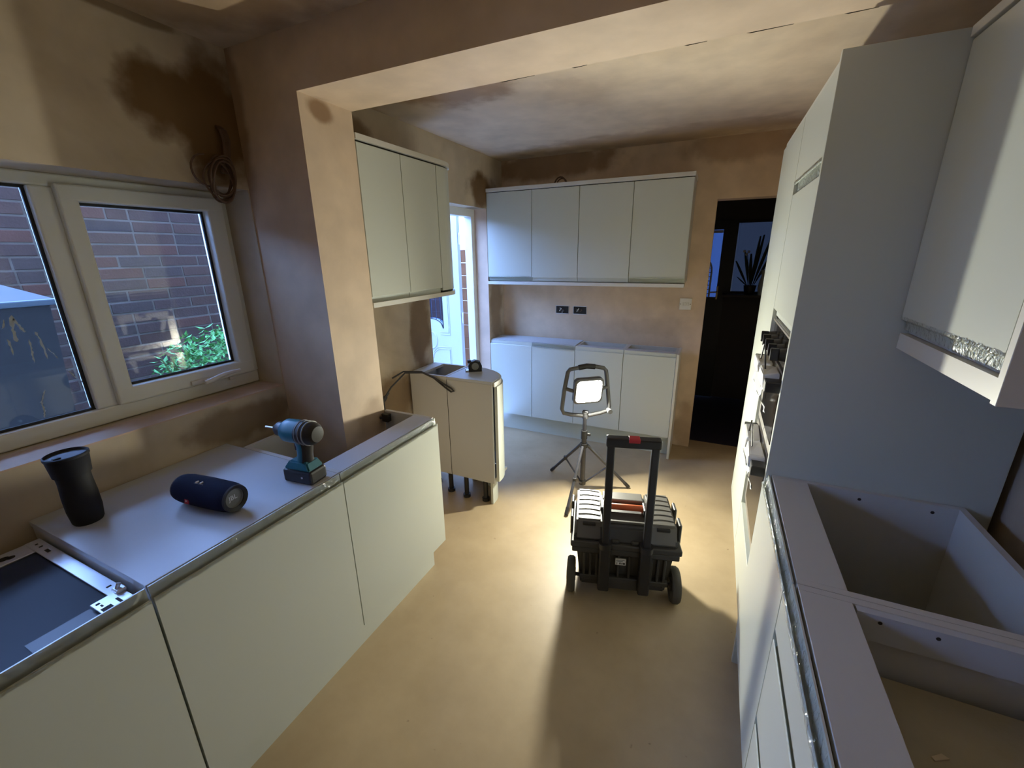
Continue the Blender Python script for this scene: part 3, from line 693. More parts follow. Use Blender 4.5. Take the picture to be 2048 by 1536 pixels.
# ------------------------------------------------------------------ back wall units and base units
BF = 3.382     # carcass front, doors stand 22 mm proud of it
xs = [-1.797, -1.390, -1.000, -0.600, -0.203]
g2 = 'four wall cabinets on the back wall'; g3 = 'four base cabinets on the back wall'
ordn = ('leftmost', 'second from left', 'third from left', 'rightmost')
for i in range(4):
    xa, xb = xs[i], xs[i+1]
    w = wall_unit('wall_cabinet', ((xa+xb)/2, 3.5, WZ_0), '%s grey wall cabinet on the back wall' % ordn[i], g2)
    part('carcass', box(nb(), xa+0.001, xb-0.001, BF, YB-0.002, 1.392, 2.098), 'carcass', w)
    jdoor(w, (xb, BF, 1.392), -X_, -Y_, xb-xa, 1.396, 2.094, top=False, bottom=True, film=(i in (0, 3)))
    part('painted_gap_shade', box(nb(), xa+0.001, xb-0.001, BF-0.013, BF, 2.0945, 2.0995), 'dark', w)  # black strip paints the gap's shade under the cornice
    c = root('base_cabinet', ((xa+xb)/2, 3.5, ZB), '%s grey base cabinet in the back wall row' % ordn[i], 'cabinet', g3)
    bm = nb(); bk = 3.61
    box(bm, xa+0.001, xa+0.018, BF, bk, ZB, ZT-0.001); box(bm, xb-0.018, xb-0.001, BF, bk, ZB, ZT-0.001); box(bm, xa+0.018, xb-0.018, BF, bk, ZB, ZB+t); box(bm, xa+0.018, xb-0.018, bk-0.016, bk, ZB+t, ZT-0.001)
    part('carcass', bm, 'carcass', c)
    if i < 2: part('top_panel', box(nb(), xa+0.001, xb-0.001, BF-0.004, bk, ZT-0.001, ZT+0.006), 'top', c)
    else: part('front_rail', box(nb(), xa+0.018, xb-0.018, BF-0.003, BF+0.06, ZT-t, ZT), 'top', c)
    jdoor(c, (xb, BF, ZB), -X_, -Y_, xb-xa, 0.18, 0.868, film=(i == 1))
single('cornice', box(nb(), -1.797, -0.198, 3.350, YB-0.002, 2.1, 2.128, 0.001), 'edge', (-1.0, 3.5, 2.1), 'pale cornice strip on top of the back wall cabinets', 'trim')
single('pelmet', box(nb(), -1.797, -0.203, 3.352, 3.47, 1.364, 1.390, 0.001), 'edge', (-1.0, 3.4, 1.364), 'pale pelmet strip under the back wall cabinets', 'trim')
single('end_panel', box(nb(), -0.2025, -0.184, 3.348, YB-0.03, 0.0, ZT, 0.001), 'edge', (-0.193, 3.5, 0), 'pale end panel closing the back base cabinets beside the doorway', 'panel')
single('plinth', box(nb(), -1.797, -0.203, 3.440, 3.456, 0.0, 0.168), 'door', (-1.0, 3.448, 0), 'grey plinth under the back wall base cabinets', 'plinth')

# back boxes, switch plate, cable loop
for (x, lab) in ((-1.216, 'open metal socket box with loose pale cable, nearer the back door'), (-1.054, 'open metal socket box, nearer the switch plate')):
    s = root('socket_box', (x, YB, 1.13), lab, 'socket box', 'unfinished socket boxes')
    bm = nb(); w_, h_, d_ = 0.062, 0.036, 0.012
    box(bm, x-w_, x+w_, YB-0.003, YB-0.001, 1.13-h_, 1.13+h_); bp_ = part('back_plate', bm, 'dark', s)
    bm = nb()
    box(bm, x-w_, x+w_, YB-d_*0.5, YB-0.003, 1.13+h_-0.004, 1.13+h_); box(bm, x-w_, x+w_, YB-d_*0.5, YB-0.003, 1.13-h_, 1.13-h_+0.004)
    box(bm, x-w_, x-w_+0.004, YB-d_*0.5, YB-0.003, 1.13-h_, 1.13+h_); box(bm, x+w_-0.004, x+w_, YB-d_*0.5, YB-0.003, 1.13-h_, 1.13+h_); part('box_rim', bm, 'steel', s)
    rk = random.Random(int(x*-1000))
    for k in range(3):
        bm = nb(); x0_ = x + rk.uniform(-0.04, 0.03)
        tube(bm, [(x0_, YB-0.004, 1.10+rk.uniform(0, 0.02)), (x0_+0.02, YB-0.014, 1.135+rk.uniform(-.01, .015)), (x0_+rk.uniform(-0.03, 0.03), YB-0.012, 1.12+rk.uniform(0, 0.03))], 0.004, 6)
        part('cable_tail', bm, ('capgrey', 'white', 'copper')[k], s)
sw = root('switch_plate', (-0.195, YB, 1.215), 'white three-gang switch plate by the doorway', 'switch')
part('plate', box(nb(), -0.195-0.045, -0.195+0.045, YB-0.012, YB, 1.17, 1.26, 0.003, 2), 'white', sw)
for k in (-1, 0, 1):
    part('rocker', box(nb(), -0.195+k*0.018-0.006, -0.195+k*0.018+0.006, YB-0.0165, YB-0.012, 1.203, 1.227, 0.0015), 'white', sw)
for k in (-1, 1):
    bm = nb(); cyl(bm, (-0.195+k*0.036, YB-0.012, 1.215), (-0.195+k*0.036, YB-0.0135, 1.215), 0.0035, 8); part('screw', bm, 'copper', sw)
bm = nb()
tube(bm, [(-1.30 + 0.0 + 0.05 - 0.05*math.cos(k*PI/8) + 0.04, 3.52, 2.128 + 0.065*math.sin(k*PI/8)) for k in range(9)], 0.006, 8)
tube(bm, [(-1.29 + 0.05 - 0.045*math.cos(k*PI/8) + 0.04, 3.53, 2.128 + 0.055*math.sin(k*PI/8)) for k in range(9)], 0.005, 8)
single('cable_loop', bm, 'copper', (-1.21, 3.52, 2.128), 'brown cable loop poking up behind the back wall cornice', 'cable')

# ------------------------------------------------------------------ cable coil above the window
bm = nb(); rc = random.Random(9); cx0 = -1.772
for k in range(7):
    cy, cz, ra, rb_ = 1.15 + rc.uniform(-0.012, 0.015), 1.905 + rc.uniform(-0.02, 0.02), rc.uniform(0.042, 0.062), rc.uniform(0.058, 0.078)
    ph = rc.uniform(-0.6, 0.1)
    pts = []
    for j in range(28):
        a = 2*PI*j/28; dy, dz = ra*math.cos(a), rb_*math.sin(a)
        pts.append((cx0 + 0.013*k*0.4 + 0.004*math.sin(3*a+k), cy + dy*math.cos(ph) - dz*math.sin(ph)*0.4, cz + dz))
    tube(bm, pts, 0.0038, 6, closed=True)
pts = [(cx0+0.01, 1.10 - 0.055*math.sin(a), 1.93 + 0.055*math.cos(a)*1.0) for a in [k*PI/10 for k in range(11)]]
tube(bm, pts, 0.0036, 6)
for k in range(5):
    o_ = 0.006*(k-2)
    tube(bm, [(-1.799, 1.197+o_*0.5, 2.10), (-1.775, 1.197+o_, 2.085), (-1.772, 1.203+o_, 2.05), (-1.772, 1.195+o_*0.8, 2.0), (-1.772, 1.18+o_, 1.955), (-1.765, 1.165+o_, 1.93)], 0.0042, 6)
single('cable_coil', bm, 'copper', (-1.78, 1.16, 1.9), 'coil of brown cable hanging from the wall above the window corner', 'cable')
# appliance cable by the gap
cb = root('appliance_cable', (-1.79, 1.95, 0.6), 'dark cable looping from the wall over the rounded base cabinet', 'cable')
bm = nb()
tube(bm, [(-1.785, 1.86, 0.50), (-1.782, 1.865, 0.68), (-1.775, 1.89, 0.76), (-1.76, 1.96, 0.83), (-1.74, 2.08, 0.895), (-1.66, 2.155, 0.885), (-1.58, 2.165, 0.855), (-1.50, 2.168, 0.80), (-1.455, 2.168, 0.775), (-1.435, 2.168, 0.782), (-1.45, 2.166, 0.80), (-1.51, 2.165, 0.825), (-1.58, 2.162, 0.862), (-1.665, 2.15, 0.893), (-1.745, 2.07, 0.905), (-1.77, 1.99, 0.88)], 0.0055, 8)
part('flex', bm, 'cable', cb)
bm = nb(); tube(bm, [(-1.785, 1.90, 0.5), (-1.778, 1.905, 0.66), (-1.772, 1.895, 0.76), (-1.765, 1.94, 0.80)], 0.006, 8); part('flex', bm, 'cable', cb)
bm = nb(); tube(bm, [(-1.778, 1.875, 0.745), (-1.772, 1.90, 0.765), (-1.765, 1.91, 0.785)], 0.013, 8); part('cable_tie', bm, 'cable', cb)

# ------------------------------------------------------------------ tall units on the right
TX = 0.262
single('tall_end_panel', box(nb(), 0.236, 0.82, 1.575, 1.595, 0.0, 2.122, 0.001), 'door', (0.53, 1.585, 0), 'full-height grey end panel facing the room beside the ovens', 'panel')
oh = root('oven_housing', (0.54, 1.86, 0), 'tall grey housing holding the double oven', 'cabinet', 'tall units')
ya, yb = 1.597, 2.118
bm = nb()
box(bm, TX, 0.82, ya, ya+t, 0.15, 2.098); box(bm, TX, 0.82, yb-t, yb, 0.15, 2.098); box(bm, 0.805, 0.82, ya+t, yb-t, 0.15, 2.098)
for z in (0.15, 0.44, 1.345, 2.08): box(bm, TX, 0.805, ya+t, yb-t, z-0.001, z+0.017)
part('carcass', bm, 'carcass', oh)
jdoor(oh, (TX, yb, ZB), -Y_, -X_, yb-ya, 1.832, 2.094, top=False, bottom=True, name='door', film=True)
jdoor(oh, (TX, yb, ZB), -Y_, -X_, yb-ya, 1.352, 1.822, top=False, bottom=True, name='door')
jdoor(oh, (TX, yb, ZB), -Y_, -X_, yb-ya, 0.18, 0.436, top=False, name='drawer_front')
lh = root('larder_unit', (0.54, 2.43, 0), 'tall grey unit with one full-height door beyond the ovens', 'cabinet', 'tall units')
part('carcass', box(nb(), TX, 0.82, 2.122, 2.735, 0.15, 2.098), 'carcass', lh)
jdoor(lh, (TX, 2.737, ZB), -Y_, -X_, 0.617, 0.18, 2.094, top=False, name='door')
single('cornice', box(nb(), 0.246, 0.82, 1.597, 2.737, 2.1, 2.122, 0.001), 'edge', (0.53, 2.1, 2.1), 'pale cornice strip on top of the tall units', 'trim')
single('plinth', box(nb(), 0.315, 0.331, 1.6, 2.73, 0.0, 0.148), 'door', (0.32, 2.1, 0), 'grey plinth under the tall units', 'plinth')

# double oven
ov = root('double_oven', (0.5, 1.857, 0.46), 'built-in double oven with white packing still on its handles', 'oven')
oy0, oy1 = ya+t+0.002, yb-t-0.002
part('oven_body', box(nb(), 0.272, 0.78, oy0, oy1, 0.459, 1.343), 'steel', ov)
part('control_panel', box(nb(), 0.250, 0.271, oy0-0.01, oy1+0.01, 1.215, 1.330, 0.003), 'oven', ov)
part('vent_trim', box(nb(), 0.244, 0.271, oy0-0.01, oy1+0.01, 1.3305, 1.342, 0.002), 'ovensteel', ov)
for (z0, z1, nm) in ((0.90, 1.205, 'upper'), (0.475, 0.885, 'lower')):
    dv = part('oven_door', box(nb(), 0.246, 0.271, oy0-0.01, oy1+0.01, z0, z1, 0.003), 'ovensteel', ov, '%s oven door' % nm)
    part('door_glass', box(nb(), 0.2435, 0.246, oy0+0.05, oy1-0.05, z0+0.04, z1-0.075), 'oven', dv)
    zh = z1-0.035
    bm = nb(); tube(bm, [(0.205, oy0+0.02, zh), (0.205, oy1-0.02, zh)], 0.009, 10); part('handle', bm, 'ovensteel', dv)
    for yy in (oy0+0.035, oy1-0.035):
        bm = nb(); box(bm, 0.195, 0.246, yy-0.03, yy+0.03, zh-0.022, zh+0.016, 0.003); part('handle_bracket', bm, 'black', dv)
    # packing: foam blocks and torn film
    for (yc, hw, dz) in ((oy0+0.14, 0.075, 0.03), (oy1-0.14, 0.085, 0.025)):
        bm = nb(); box(bm, 0.188, 0.243, yc-hw, yc+hw, zh-0.02, zh+dz, 0.008, 2)
        for v in bm.verts: v.co += Vector((mnoise.noise(v.co*30)*0.008, mnoise.noise(v.co*37)*0.01, mnoise.noise(v.co*41)*0.012))
        part('foam_packing', bm, 'foam', dv)
    for (yc, L_, sgn) in ((oy0+0.09, 0.11, 1), (oy1-0.10, 0.14, -1)):
        bm = nb(); rows = []
        for k in range(9):
            s = k/8; row = []
            for j in range(4):
                row.append(bm.verts.new((0.205 - 0.012*math.sin(s*5) + rc.uniform(-.004, .004), yc + sgn*0.02*s + (j-1.5)*0.016*(1-0.6*s) + rc.uniform(-.003, .003), zh-0.018 - L_*s)))
            rows.append(row)
        for A, B in zip(rows, rows[1:]):
            for j in range(3):
                f = bm.faces.new((A[j], B[j], B[j+1], A[j+1])); f.smooth = True
        part('torn_film', bm, 'foam', dv)
    for sgn in (-1, 1):
        bm = nb(); tube(bm, [(0.20, (oy0+oy1)/2+sgn*0.02, zh+0.10), (0.205, (oy0+oy1)/2 + sgn*0.13, zh-0.01)], 0.003, 6); part('strap', bm, 'black', dv)
for k, yy in enumerate((1.68, 1.76, 1.86, 1.96, 2.04)):
    kn = None
    bm = nb(); cyl(bm, (0.2495, yy, 1.272), (0.226, yy, 1.272), 0.024, 18, 0.021); box(bm, 0.2, 0.227, yy-0.006, yy+0.006, 1.25, 1.294, 0.002); part('knob', bm, 'black', ov)

# ------------------------------------------------------------------ right base units
RXF = 0.254
def right_base(y0, y1, label):
    c = root('base_cabinet', (0.5, (y0+y1)/2, ZB), label, 'cabinet', 'open base cabinets along the right wall')
    bm = nb()
    box(bm, RXF, 0.755, y0, y0+t, ZB, ZT); box(bm, RXF, 0.755, y1-t, y1, ZB, ZT); box(bm, RXF, 0.755, y0+t, y1-t, ZB, ZB+t); box(bm, 0.737, 0.755, y0+t, y1-t, ZB+t, ZT)
    part('carcass', bm, 'carcass', c)
    part('front_rail', box(nb(), RXF, 0.355, y0+t, y1-t, ZT-t, ZT, 0.001), 'carcass', c)
    return c
c1 = right_base(1.016, 1.572, 'open-topped grey base cabinet against the tall end panel')
jdoor(c1, (RXF, 1.572, ZB), -Y_, -X_, 0.556, 0.18, 0.868, film=True)
for yy in (0.5, 0.68):
    bm = nb(); cyl(bm, (yy, 1.5545, 0.845), (yy, 1.5535, 0.845), 0.005, 10); part('fixing_hole', bm, 'dark', c1)
c2 = right_base(0.30, 1.014, 'open-topped grey drawer cabinet nearest the camera')
part('cross_rail', box(nb(), 0.36, 0.737, 0.978, 0.9955, 0.80, 0.868), 'top', c2)
for xx in (0.402, 0.497):
    bm = nb(); cyl(bm, (xx, 0.9775, 0.852), (xx, 0.9765, 0.852), 0.004, 10); part('fixing_hole', bm, 'dark', c2)
part('drawer_base', box(nb(), 0.30, 0.735, 0.32, 0.975, 0.70, 0.716), 'board', c2)
jdoor(c2, (RXF, 1.014, ZB), -Y_, -X_, 0.712, 0.725, 0.868, name='drawer_front', film=True)
jdoor(c2, (RXF, 1.014, ZB), -Y_, -X_, 0.712, 0.432, 0.722, name='drawer_front')
jdoor(c2, (RXF, 1.014, ZB), -Y_, -X_, 0.712, 0.18, 0.429, name='drawer_front')
bm = nb(); rdb = random.Random(2)
for k in range(40):
    cpt = Vector((0.55+rdb.gauss(0, 0.05), 0.70+rdb.gauss(0, 0.05), 0.716)); L_ = rdb.uniform(0.006, 0.03); a = rdb.uniform(0, PI)
    d = Vector((math.cos(a), math.sin(a), 0))*L_; s = Vector((-math.sin(a), math.cos(a), 0))*rdb.uniform(0.003, 0.012)
    prism(bm, [cpt, cpt+d, cpt+d*0.8+s, cpt+s*0.7], (0, 0, rdb.uniform(0.001, 0.004)))
ds = single('sawdust_offcuts', bm, 'debris', (0.55, 0.70, 0.716), 'pale sawdust and offcuts lying in the drawer cabinet', 'debris'); ds['kind'] = 'stuff'
single('plinth', box(nb(), 0.300, 0.316, 0.30, 1.57, 0.0, 0.168), 'door', (0.308, 0.9, 0), 'grey plinth under the open cabinets along the right wall', 'plinth')
# right wall unit
rw = root('wall_cabinet', (0.67, 1.31, 1.36), 'large grey wall cabinet hanging beside the tall end panel', 'cabinet')
part('carcass', box(nb(), 0.519, XR-0.001, 1.062, 1.573, 1.385, 2.098), 'carcass', rw)
jdoor(rw, (0.519, 1.573, 1.385), -Y_, -X_, 0.510, 1.395, 2.094, top=False, bottom=True, film=True)
part('end_panel', box(nb(), 0.493, XR-0.001, 1.040, 1.060, 1.337, 2.098, 0.001), 'edge', rw)
part('pelmet', box(nb(), 0.500, 0.518, 1.061, 1.573, 1.340, 1.384), 'edge', rw)
single('cornice', box(nb(), 0.489, XR-0.001, 1.036, 1.574, 2.1, 2.124, 0.001), 'edge', (0.67, 1.3, 2.1), 'pale cornice strip on the wall cabinet beside the tall end panel', 'trim')

# ------------------------------------------------------------------ work light on tripod
PX, PY = -0.695, 2.615
wlg = root('work_light', (PX, PY, 0), 'lit LED work light on a black tripod in front of the back cabinets', 'work light')
bm = nb(); tube(bm, [(PX, PY, 0.06), (PX, PY, 0.42)], 0.017, 14); tube(bm, [(PX, PY, 0.42), (PX, PY, 0.56)], 0.013, 14); part('pole', bm, 'pole', wlg)
bm = nb(); cyl(bm, (PX, PY, 0.40), (PX, PY, 0.46), 0.022, 14); box(bm, PX+0.015, PX+0.045, PY-0.008, PY+0.008, 0.425, 0.445, 0.003); part('clamp_collar', bm, 'black', wlg)
bm = nb(); cyl(bm, (PX, PY, 0.335), (PX, PY, 0.365), 0.026, 14); part('leg_hub', bm, 'black', wlg)
bm = nb(); cyl(bm, (PX, PY, 0.05), (PX, PY, 0.08), 0.024, 14); part('strut_hub', bm, 'black', wlg)
for (fx, fy) in ((-0.987, 2.784), (-0.398, 2.77), (-0.701, 2.268)):
    d = Vector((fx-PX, fy-PY, 0)); dn = d.normalized()
    h = Vector((PX, PY, 0.35))+dn*0.025; f = Vector((fx, fy, 0.010))
    lg = part('leg', tube(nb(), [h, h.lerp(f, 0.94)], 0.0105, 10), 'pole', wlg)
    part('rubber_foot', tube(nb(), [h.lerp(f, 0.9), f], 0.0125, 10), 'black', lg)
    mpt = h.lerp(f, 0.5)
    part('strut', tube(nb(), [mpt, Vector((PX, PY, 0.065))+dn*0.02], 0.006, 8), 'pole', wlg)
    bm = nb(); cyl(bm, mpt+Vector((0, 0, -0.012)), mpt+Vector((0, 0, 0.012)), 0.014, 10); part('strut_clamp', bm, 'black', lg)
# carrying frame: a yawed loop round the lamp head
LY = math.radians(32)
ux = Vector((math.cos(LY), math.sin(LY), 0)); nx = Vector((math.sin(LY), -math.cos(LY), 0)); uz = Vector((0, 0, 1))
fc = Vector((PX+0.0, PY+0.01, 0.0))
def fp(a, z, b=0): return fc + ux*a + nx*b + uz*z
bm = nb()
tube(bm, [fp(-0.02, 0.565), fp(-0.10, 0.578), fp(-0.150, 0.592), fp(-0.163, 0.62), fp(-0.150, 0.75), fp(-0.128, 0.875), fp(-0.115, 0.892), fp(-0.06, 0.898, -0.01), fp(0.0, 0.905, -0.012), fp(0.06, 0.902, -0.01), fp(0.112, 0.892), fp(0.128, 0.875), fp(0.14, 0.80), fp(0.150, 0.72), fp(0.163, 0.62), fp(0.150, 0.592), fp(0.10, 0.578), fp(0.02, 0.565)], 0.0135, 10)
part('carry_frame', bm, 'lampframe', wlg)
bm = nb(); tube(bm, [fp(-0.055, 0.899, -0.01), fp(0.0, 0.907, -0.012), fp(0.055, 0.901, -0.01)], 0.018, 10); part('grip', bm, 'black', wlg)
bm = nb(); cyl(bm, fp(0, 0.545), fp(0, 0.585), 0.020, 14); box(bm, fc.x-0.02, fc.x+0.02, fc.y-0.015, fc.y+0.015, 0.58, 0.60, 0.004); part('frame_socket', bm, 'lampframe', wlg)
bm = nb(); cyl(bm, fp(0.155, 0.60, 0.0), fp(0.155, 0.60, 0.05), 0.016, 14); part('end_cap', bm, 'lampframe', wlg)
# head
TILT = math.radians(-9)
HY_ = math.radians(37)
ux_f, nx_f = ux, nx
hx = Vector((math.cos(HY_), math.sin(HY_), 0)); hny = Vector((math.sin(HY_), -math.cos(HY_), 0))
hc = fp(0.0, 0.755, 0.03)
hn = (hny*math.cos(TILT) + uz*math.sin(TILT)).normalized()
hu = hn.cross(hx)
if hu.z < 0: hu = -hu
def hp(a, b, c): return hc + hx*a + hu*b + hn*c
def rsq(w, h, r, c, n=5):
    pts = []
    for (sx, sy, a0) in ((1, 1, 0), (-1, 1, PI/2), (-1, -1, PI), (1, -1, 1.5*PI)):
        for k in range(n):
            a = a0 + PI/2*k/(n-1); pts.append(hp(sx*(w-r) + r*math.cos(a), sy*(h-r) + r*math.sin(a), c))
    return pts
bm = nb()
loops = [rsq(0.085, 0.075, 0.03, -0.035), rsq(0.100, 0.090, 0.03, -0.01), rsq(0.100, 0.090, 0.03, 0.018), rsq(0.088, 0.078, 0.03, 0.022), rsq(0.084, 0.074, 0.03, 0.010)]
vl = [[bm.verts.new(p) for p in l] for l in loops]; n_ = len(loops[0])
for A, B in zip(vl, vl[1:]):
    for k in range(n_): bm.faces.new((A[k], A[(k+1) % n_], B[(k+1) % n_], B[k]))
bm.faces.new(vl[0]); bm.faces.new(vl[-1])
hd = part('lamp_head', bm, 'lampframe', wlg)
bm = nb(); bm.faces.new([bm.verts.new(p) for p in rsq(0.080, 0.070, 0.028, 0.0125)])
ln_ = part('led_lens', bm, 'lens', hd)
bm = nb(); lathe(bm, [(0.040, 0.0), (0.039, 0.008), (0.033, 0.017), (0.020, 0.023), (0, 0.025)], 20, axis_mat(hp(0, 0, 0.013), hn))
part('led_dome', bm, 'led', ln_)
# make the lens face the right way
me = ln_.data
if me.polygons[0].normal.dot(hn) < 0: me.flip_normals()
for k in range(6):
    bm = nb(); zc = -0.06+0.024*k
    a0, a1 = hp(-0.07, zc, -0.036), hp(0.07, zc, -0.036)
    tube(bm, [a0, a1], 0.006, 6); part('cooling_fin', bm, 'lampframe', hd)
for s in (-1, 1):
    bm = nb(); tube(bm, [hp(s*0.098, 0, 0), fp(s*0.146, 0.765)], 0.012, 10); part('pivot_arm', bm, 'lampframe', hd)

# ------------------------------------------------------------------ rolling tool box
tbx = root('rolling_tool_box', (-0.2415, 1.72, 0), 'black wheeled tool box with raised pull handle and orange grip', 'tool box', rz=math.radians(15))
tbx_p = lambda nm, b, mt, pr=None, lab=None: part(nm, b, mt, pr or tbx, lab)
RL[tbx.name] = Vector((0, 0, 0))
# body: tapered tub with ribs
bm = nb()
def frus(bm, a, b, z0, z1):
    (x0, x1, y0, y1), (X0, X1, Y0, Y1) = a, b
    A = [bm.verts.new(p) for p in ((x0, y0, z0), (x1, y0, z0), (x1, y1, z0), (x0, y1, z0))]
    B = [bm.verts.new(p) for p in ((X0, Y0, z1), (X1, Y0, z1), (X1, Y1, z1), (X0, Y1, z1))]
    bm.faces.new(list(reversed(A))); bm.faces.new(B)
    for i in range(4): bm.faces.new((A[i], A[(i+1) % 4], B[(i+1) % 4], B[i]))
frus(bm, (-0.200, 0.200, 0.03, 0.30), (-0.222, 0.222, 0.012, 0.325), 0.045, 0.262)
bmesh.ops.bevel(bm, geom=bm.edges[:], offset=0.008, segments=2, affect='EDGES')
tub = tbx_p('tub', bm, 'box')
for x in (-0.185, -0.155, -0.125, 0.125, 0.155, 0.185, -0.025, 0.025):
    b = nb(); box(b, x-0.006, x+0.006, 0.002, 0.03, 0.09, 0.25, 0.002); tbx_p('rib', b, 'box', tub)
for x in (-0.145, 0.145):
    b = nb(); box(b, x-0.06, x+0.06, 0.0, 0.03, 0.10, 0.125, 0.003); tbx_p('cross_rib', b, 'box', tub)
b = nb(); box(b, -0.07, 0.07, -0.006, 0.03, 0.065, 0.13, 0.006, 2); tbx_p('kick_plate', b, 'box', tub)
b = nb(); box(b, -0.245, 0.245, -0.005, 0.335, 0.255, 0.285, 0.006, 2); tbx_p('lower_rim', b, 'box')
b = nb(); box(b, -0.252, 0.252, -0.012, 0.340, 0.288, 0.318, 0.006, 2); tbx_p('lid_rim', b, 'box')
# lid: two raised ribbed blocks and a sunken middle with the grip
b = nb(); frus(b, (-0.240, 0.240, 0.005, 0.325), (-0.215, 0.215, 0.03, 0.31), 0.318, 0.385); bmesh.ops.bevel(b, geom=b.edges[:], offset=0.008, segments=2, affect='EDGES')
lidm = tbx_p('lid', b, 'box')
for s in (-1, 1):
    b = nb()
    x0, x1 = (0.105, 0.232) if s > 0 else (-0.232, -0.105)
    frus(b, (x0, x1, 0.006, 0.322), (x0+(0.004), x1-0.004, 0.035, 0.312), 0.32, 0.412); bmesh.ops.bevel(b, geom=b.edges[:], offset=0.009, segments=2, affect='EDGES')
    blk = tbx_p('organiser_lid', b, 'lid', lidm)
    for k in range(6):
        y = 0.075+k*0.042; b = nb()
        pts = [(x0+0.012 + (x1-x0-0.024)*j/8, y + 0.008*math.sin(PI*j/8)*(1 if k % 2 == 0 else 1), 0.4125) for j in range(9)]
        tube(b, pts, 0.0035, 6); tbx_p('ridge', b, 'lid', blk)
    b = nb(); box(b, (x0+x1)/2-0.03, (x0+x1)/2+0.03, 0.022, 0.036, 0.385, 0.402, 0.003); tbx_p('latch_slot', b, 'black', blk)
    for k in (0.10, 0.23):
        b = nb(); xx = 0.243*s; box(b, min(xx, xx+s*0.014), max(xx, xx+s*0.014), k-0.035, k+0.035, 0.30, 0.40, 0.004); tbx_p('side_latch', b, 'box', lidm)
b = nb(); box(b, -0.10, 0.10, 0.24, 0.315, 0.385, 0.405, 0.006, 2); tbx_p('centre_lid', b, 'lid', lidm)
b = nb(); tube(b, [(-0.095, 0.17, 0.395), (-0.085, 0.17, 0.408), (0.085, 0.17, 0.408), (0.095, 0.17, 0.395)], 0.016, 10); tbx_p('grip', b, 'orange')
b = nb(); box(b, -0.115, -0.09, 0.13, 0.21, 0.38, 0.42, 0.006, 2); box(b, 0.09, 0.115, 0.13, 0.21, 0.38, 0.42, 0.006, 2); tbx_p('grip_mount', b, 'black')
b = nb(); box(b, -0.09, 0.09, 0.06, 0.075, 0.385, 0.398, 0.003); tbx_p('centre_rail', b, 'lid', lidm)
for x in (-0.045, 0.045):
    b = nb(); box(b, x-0.018, x+0.018, -0.002, 0.012, 0.318, 0.335, 0.004); tbx_p('lid_hinge', b, 'box', lidm)
# pull handle
ph_ = None
for s in (-1, 1):
    x = s*0.092
    b = nb(); box(b, x-0.026, x+0.026, -0.038, 0.012, 0.07, 0.315, 0.008, 2); sl = tbx_p('handle_sleeve', b, 'black')
    b = nb(); cyl(b, (x, -0.014, 0.305), (x, -0.014, 0.332), 0.032, 16); tbx_p('sleeve_collar', b, 'black', sl)
    b = nb(); box(b, x-0.017, x+0.017, -0.030, 0.002, 0.30, 0.83, 0.006, 2); tbx_p('handle_post', b, 'black')
b = nb(); box(b, -0.114, 0.114, -0.036, 0.008, 0.822, 0.866, 0.008, 2); gb = tbx_p('handle_bar', b, 'black')
b = nb(); box(b, -0.022, 0.026, -0.038, 0.004, 0.848, 0.868, 0.003); tbx_p('release_button', b, 'red', gb)
# wheels
for s in (-1, 1):
    x = s*0.2455
    b = nb(); Mx = axis_mat((x-0.021, 0.045, 0.085), (1, 0, 0))
    lathe(b, [(0, 0.006), (0.055, 0.006), (0.06, 0.0), (0.078, 0.002), (0.085, 0.012), (0.085, 0.030), (0.078, 0.040), (0.06, 0.042), (0.055, 0.036), (0, 0.036)], 28, Mx)
    wh = tbx_p('wheel', b, 'rubber')
    b = nb(); cyl(b, (x-0.0225, 0.045, 0.085), (x+0.0225, 0.045, 0.085), 0.03, 16); tbx_p('hub_cap', b, 'box', wh)
b = nb(); tube(b, [(-0.24, 0.045, 0.085), (0.24, 0.045, 0.085)], 0.009, 8); tbx_p('axle', b, 'black')
# label sticker with small print
b = nb(); box(b, -0.040, 0.008, -0.004, 0.003, 0.205, 0.238); stk = tbx_p('sticker', b, 'sticker')
for (z, x0, x1) in ((0.232, -0.036, 0.002), (0.2265, -0.036, -0.006)):
    b = nb(); box(b, x0, x1, -0.0046, -0.004, z-0.0012, z+0.0012); tbx_p('print_line', b, 'print', stk)
for x, w_ in ((-0.034, 0.003), (-0.022, 0.007), (-0.012, 0.005), (-0.005, 0.009)):
    b = nb(); box(b, x, x+w_, -0.0046, -0.004, 0.209, 0.219); tbx_p('print_mark', b, 'print', stk)

# ------------------------------------------------------------------ drill
dl = root('cordless_drill', (-1.228, 0.895, ZT), 'teal and black cordless drill standing on its battery', 'drill', rz=math.radians(186))
dp = lambda nm, b, mt, pr=None: part(nm, b, mt, pr or dl)
# local +x is the way the bit points
b = nb(); box(b, -0.058, 0.064, -0.038, 0.038, 0.0, 0.048, 0.008, 2); bat = dp('battery', b, 'black')
b = nb(); frus(b, (-0.053, 0.060, -0.036, 0.036), (-0.036, 0.04, -0.026, 0.026), 0.048, 0.078); bmesh.ops.bevel(b, geom=b.edges[:], offset=0.005, segments=2, affect='EDGES'); dp('foot', b, 'teal')
for k in range(4):
    b = nb(); box(b, 0.0635, 0.067, -0.026+k*0.014, -0.018+k*0.014, 0.008, 0.042, 0.001); dp('battery_rib', b, 'capgrey', bat)
b = nb(); cyl(b, (-0.02, 0.038, 0.026), (-0.02, 0.0395, 0.026), 0.004, 8); dp('screw', b, 'steel', bat)
b = nb()
secs = [(0.072, -0.004, 0.029, 0.024), (0.10, -0.010, 0.025, 0.0225), (0.13, -0.014, 0.027, 0.024), (0.155, -0.012, 0.033, 0.027)]
rings = []
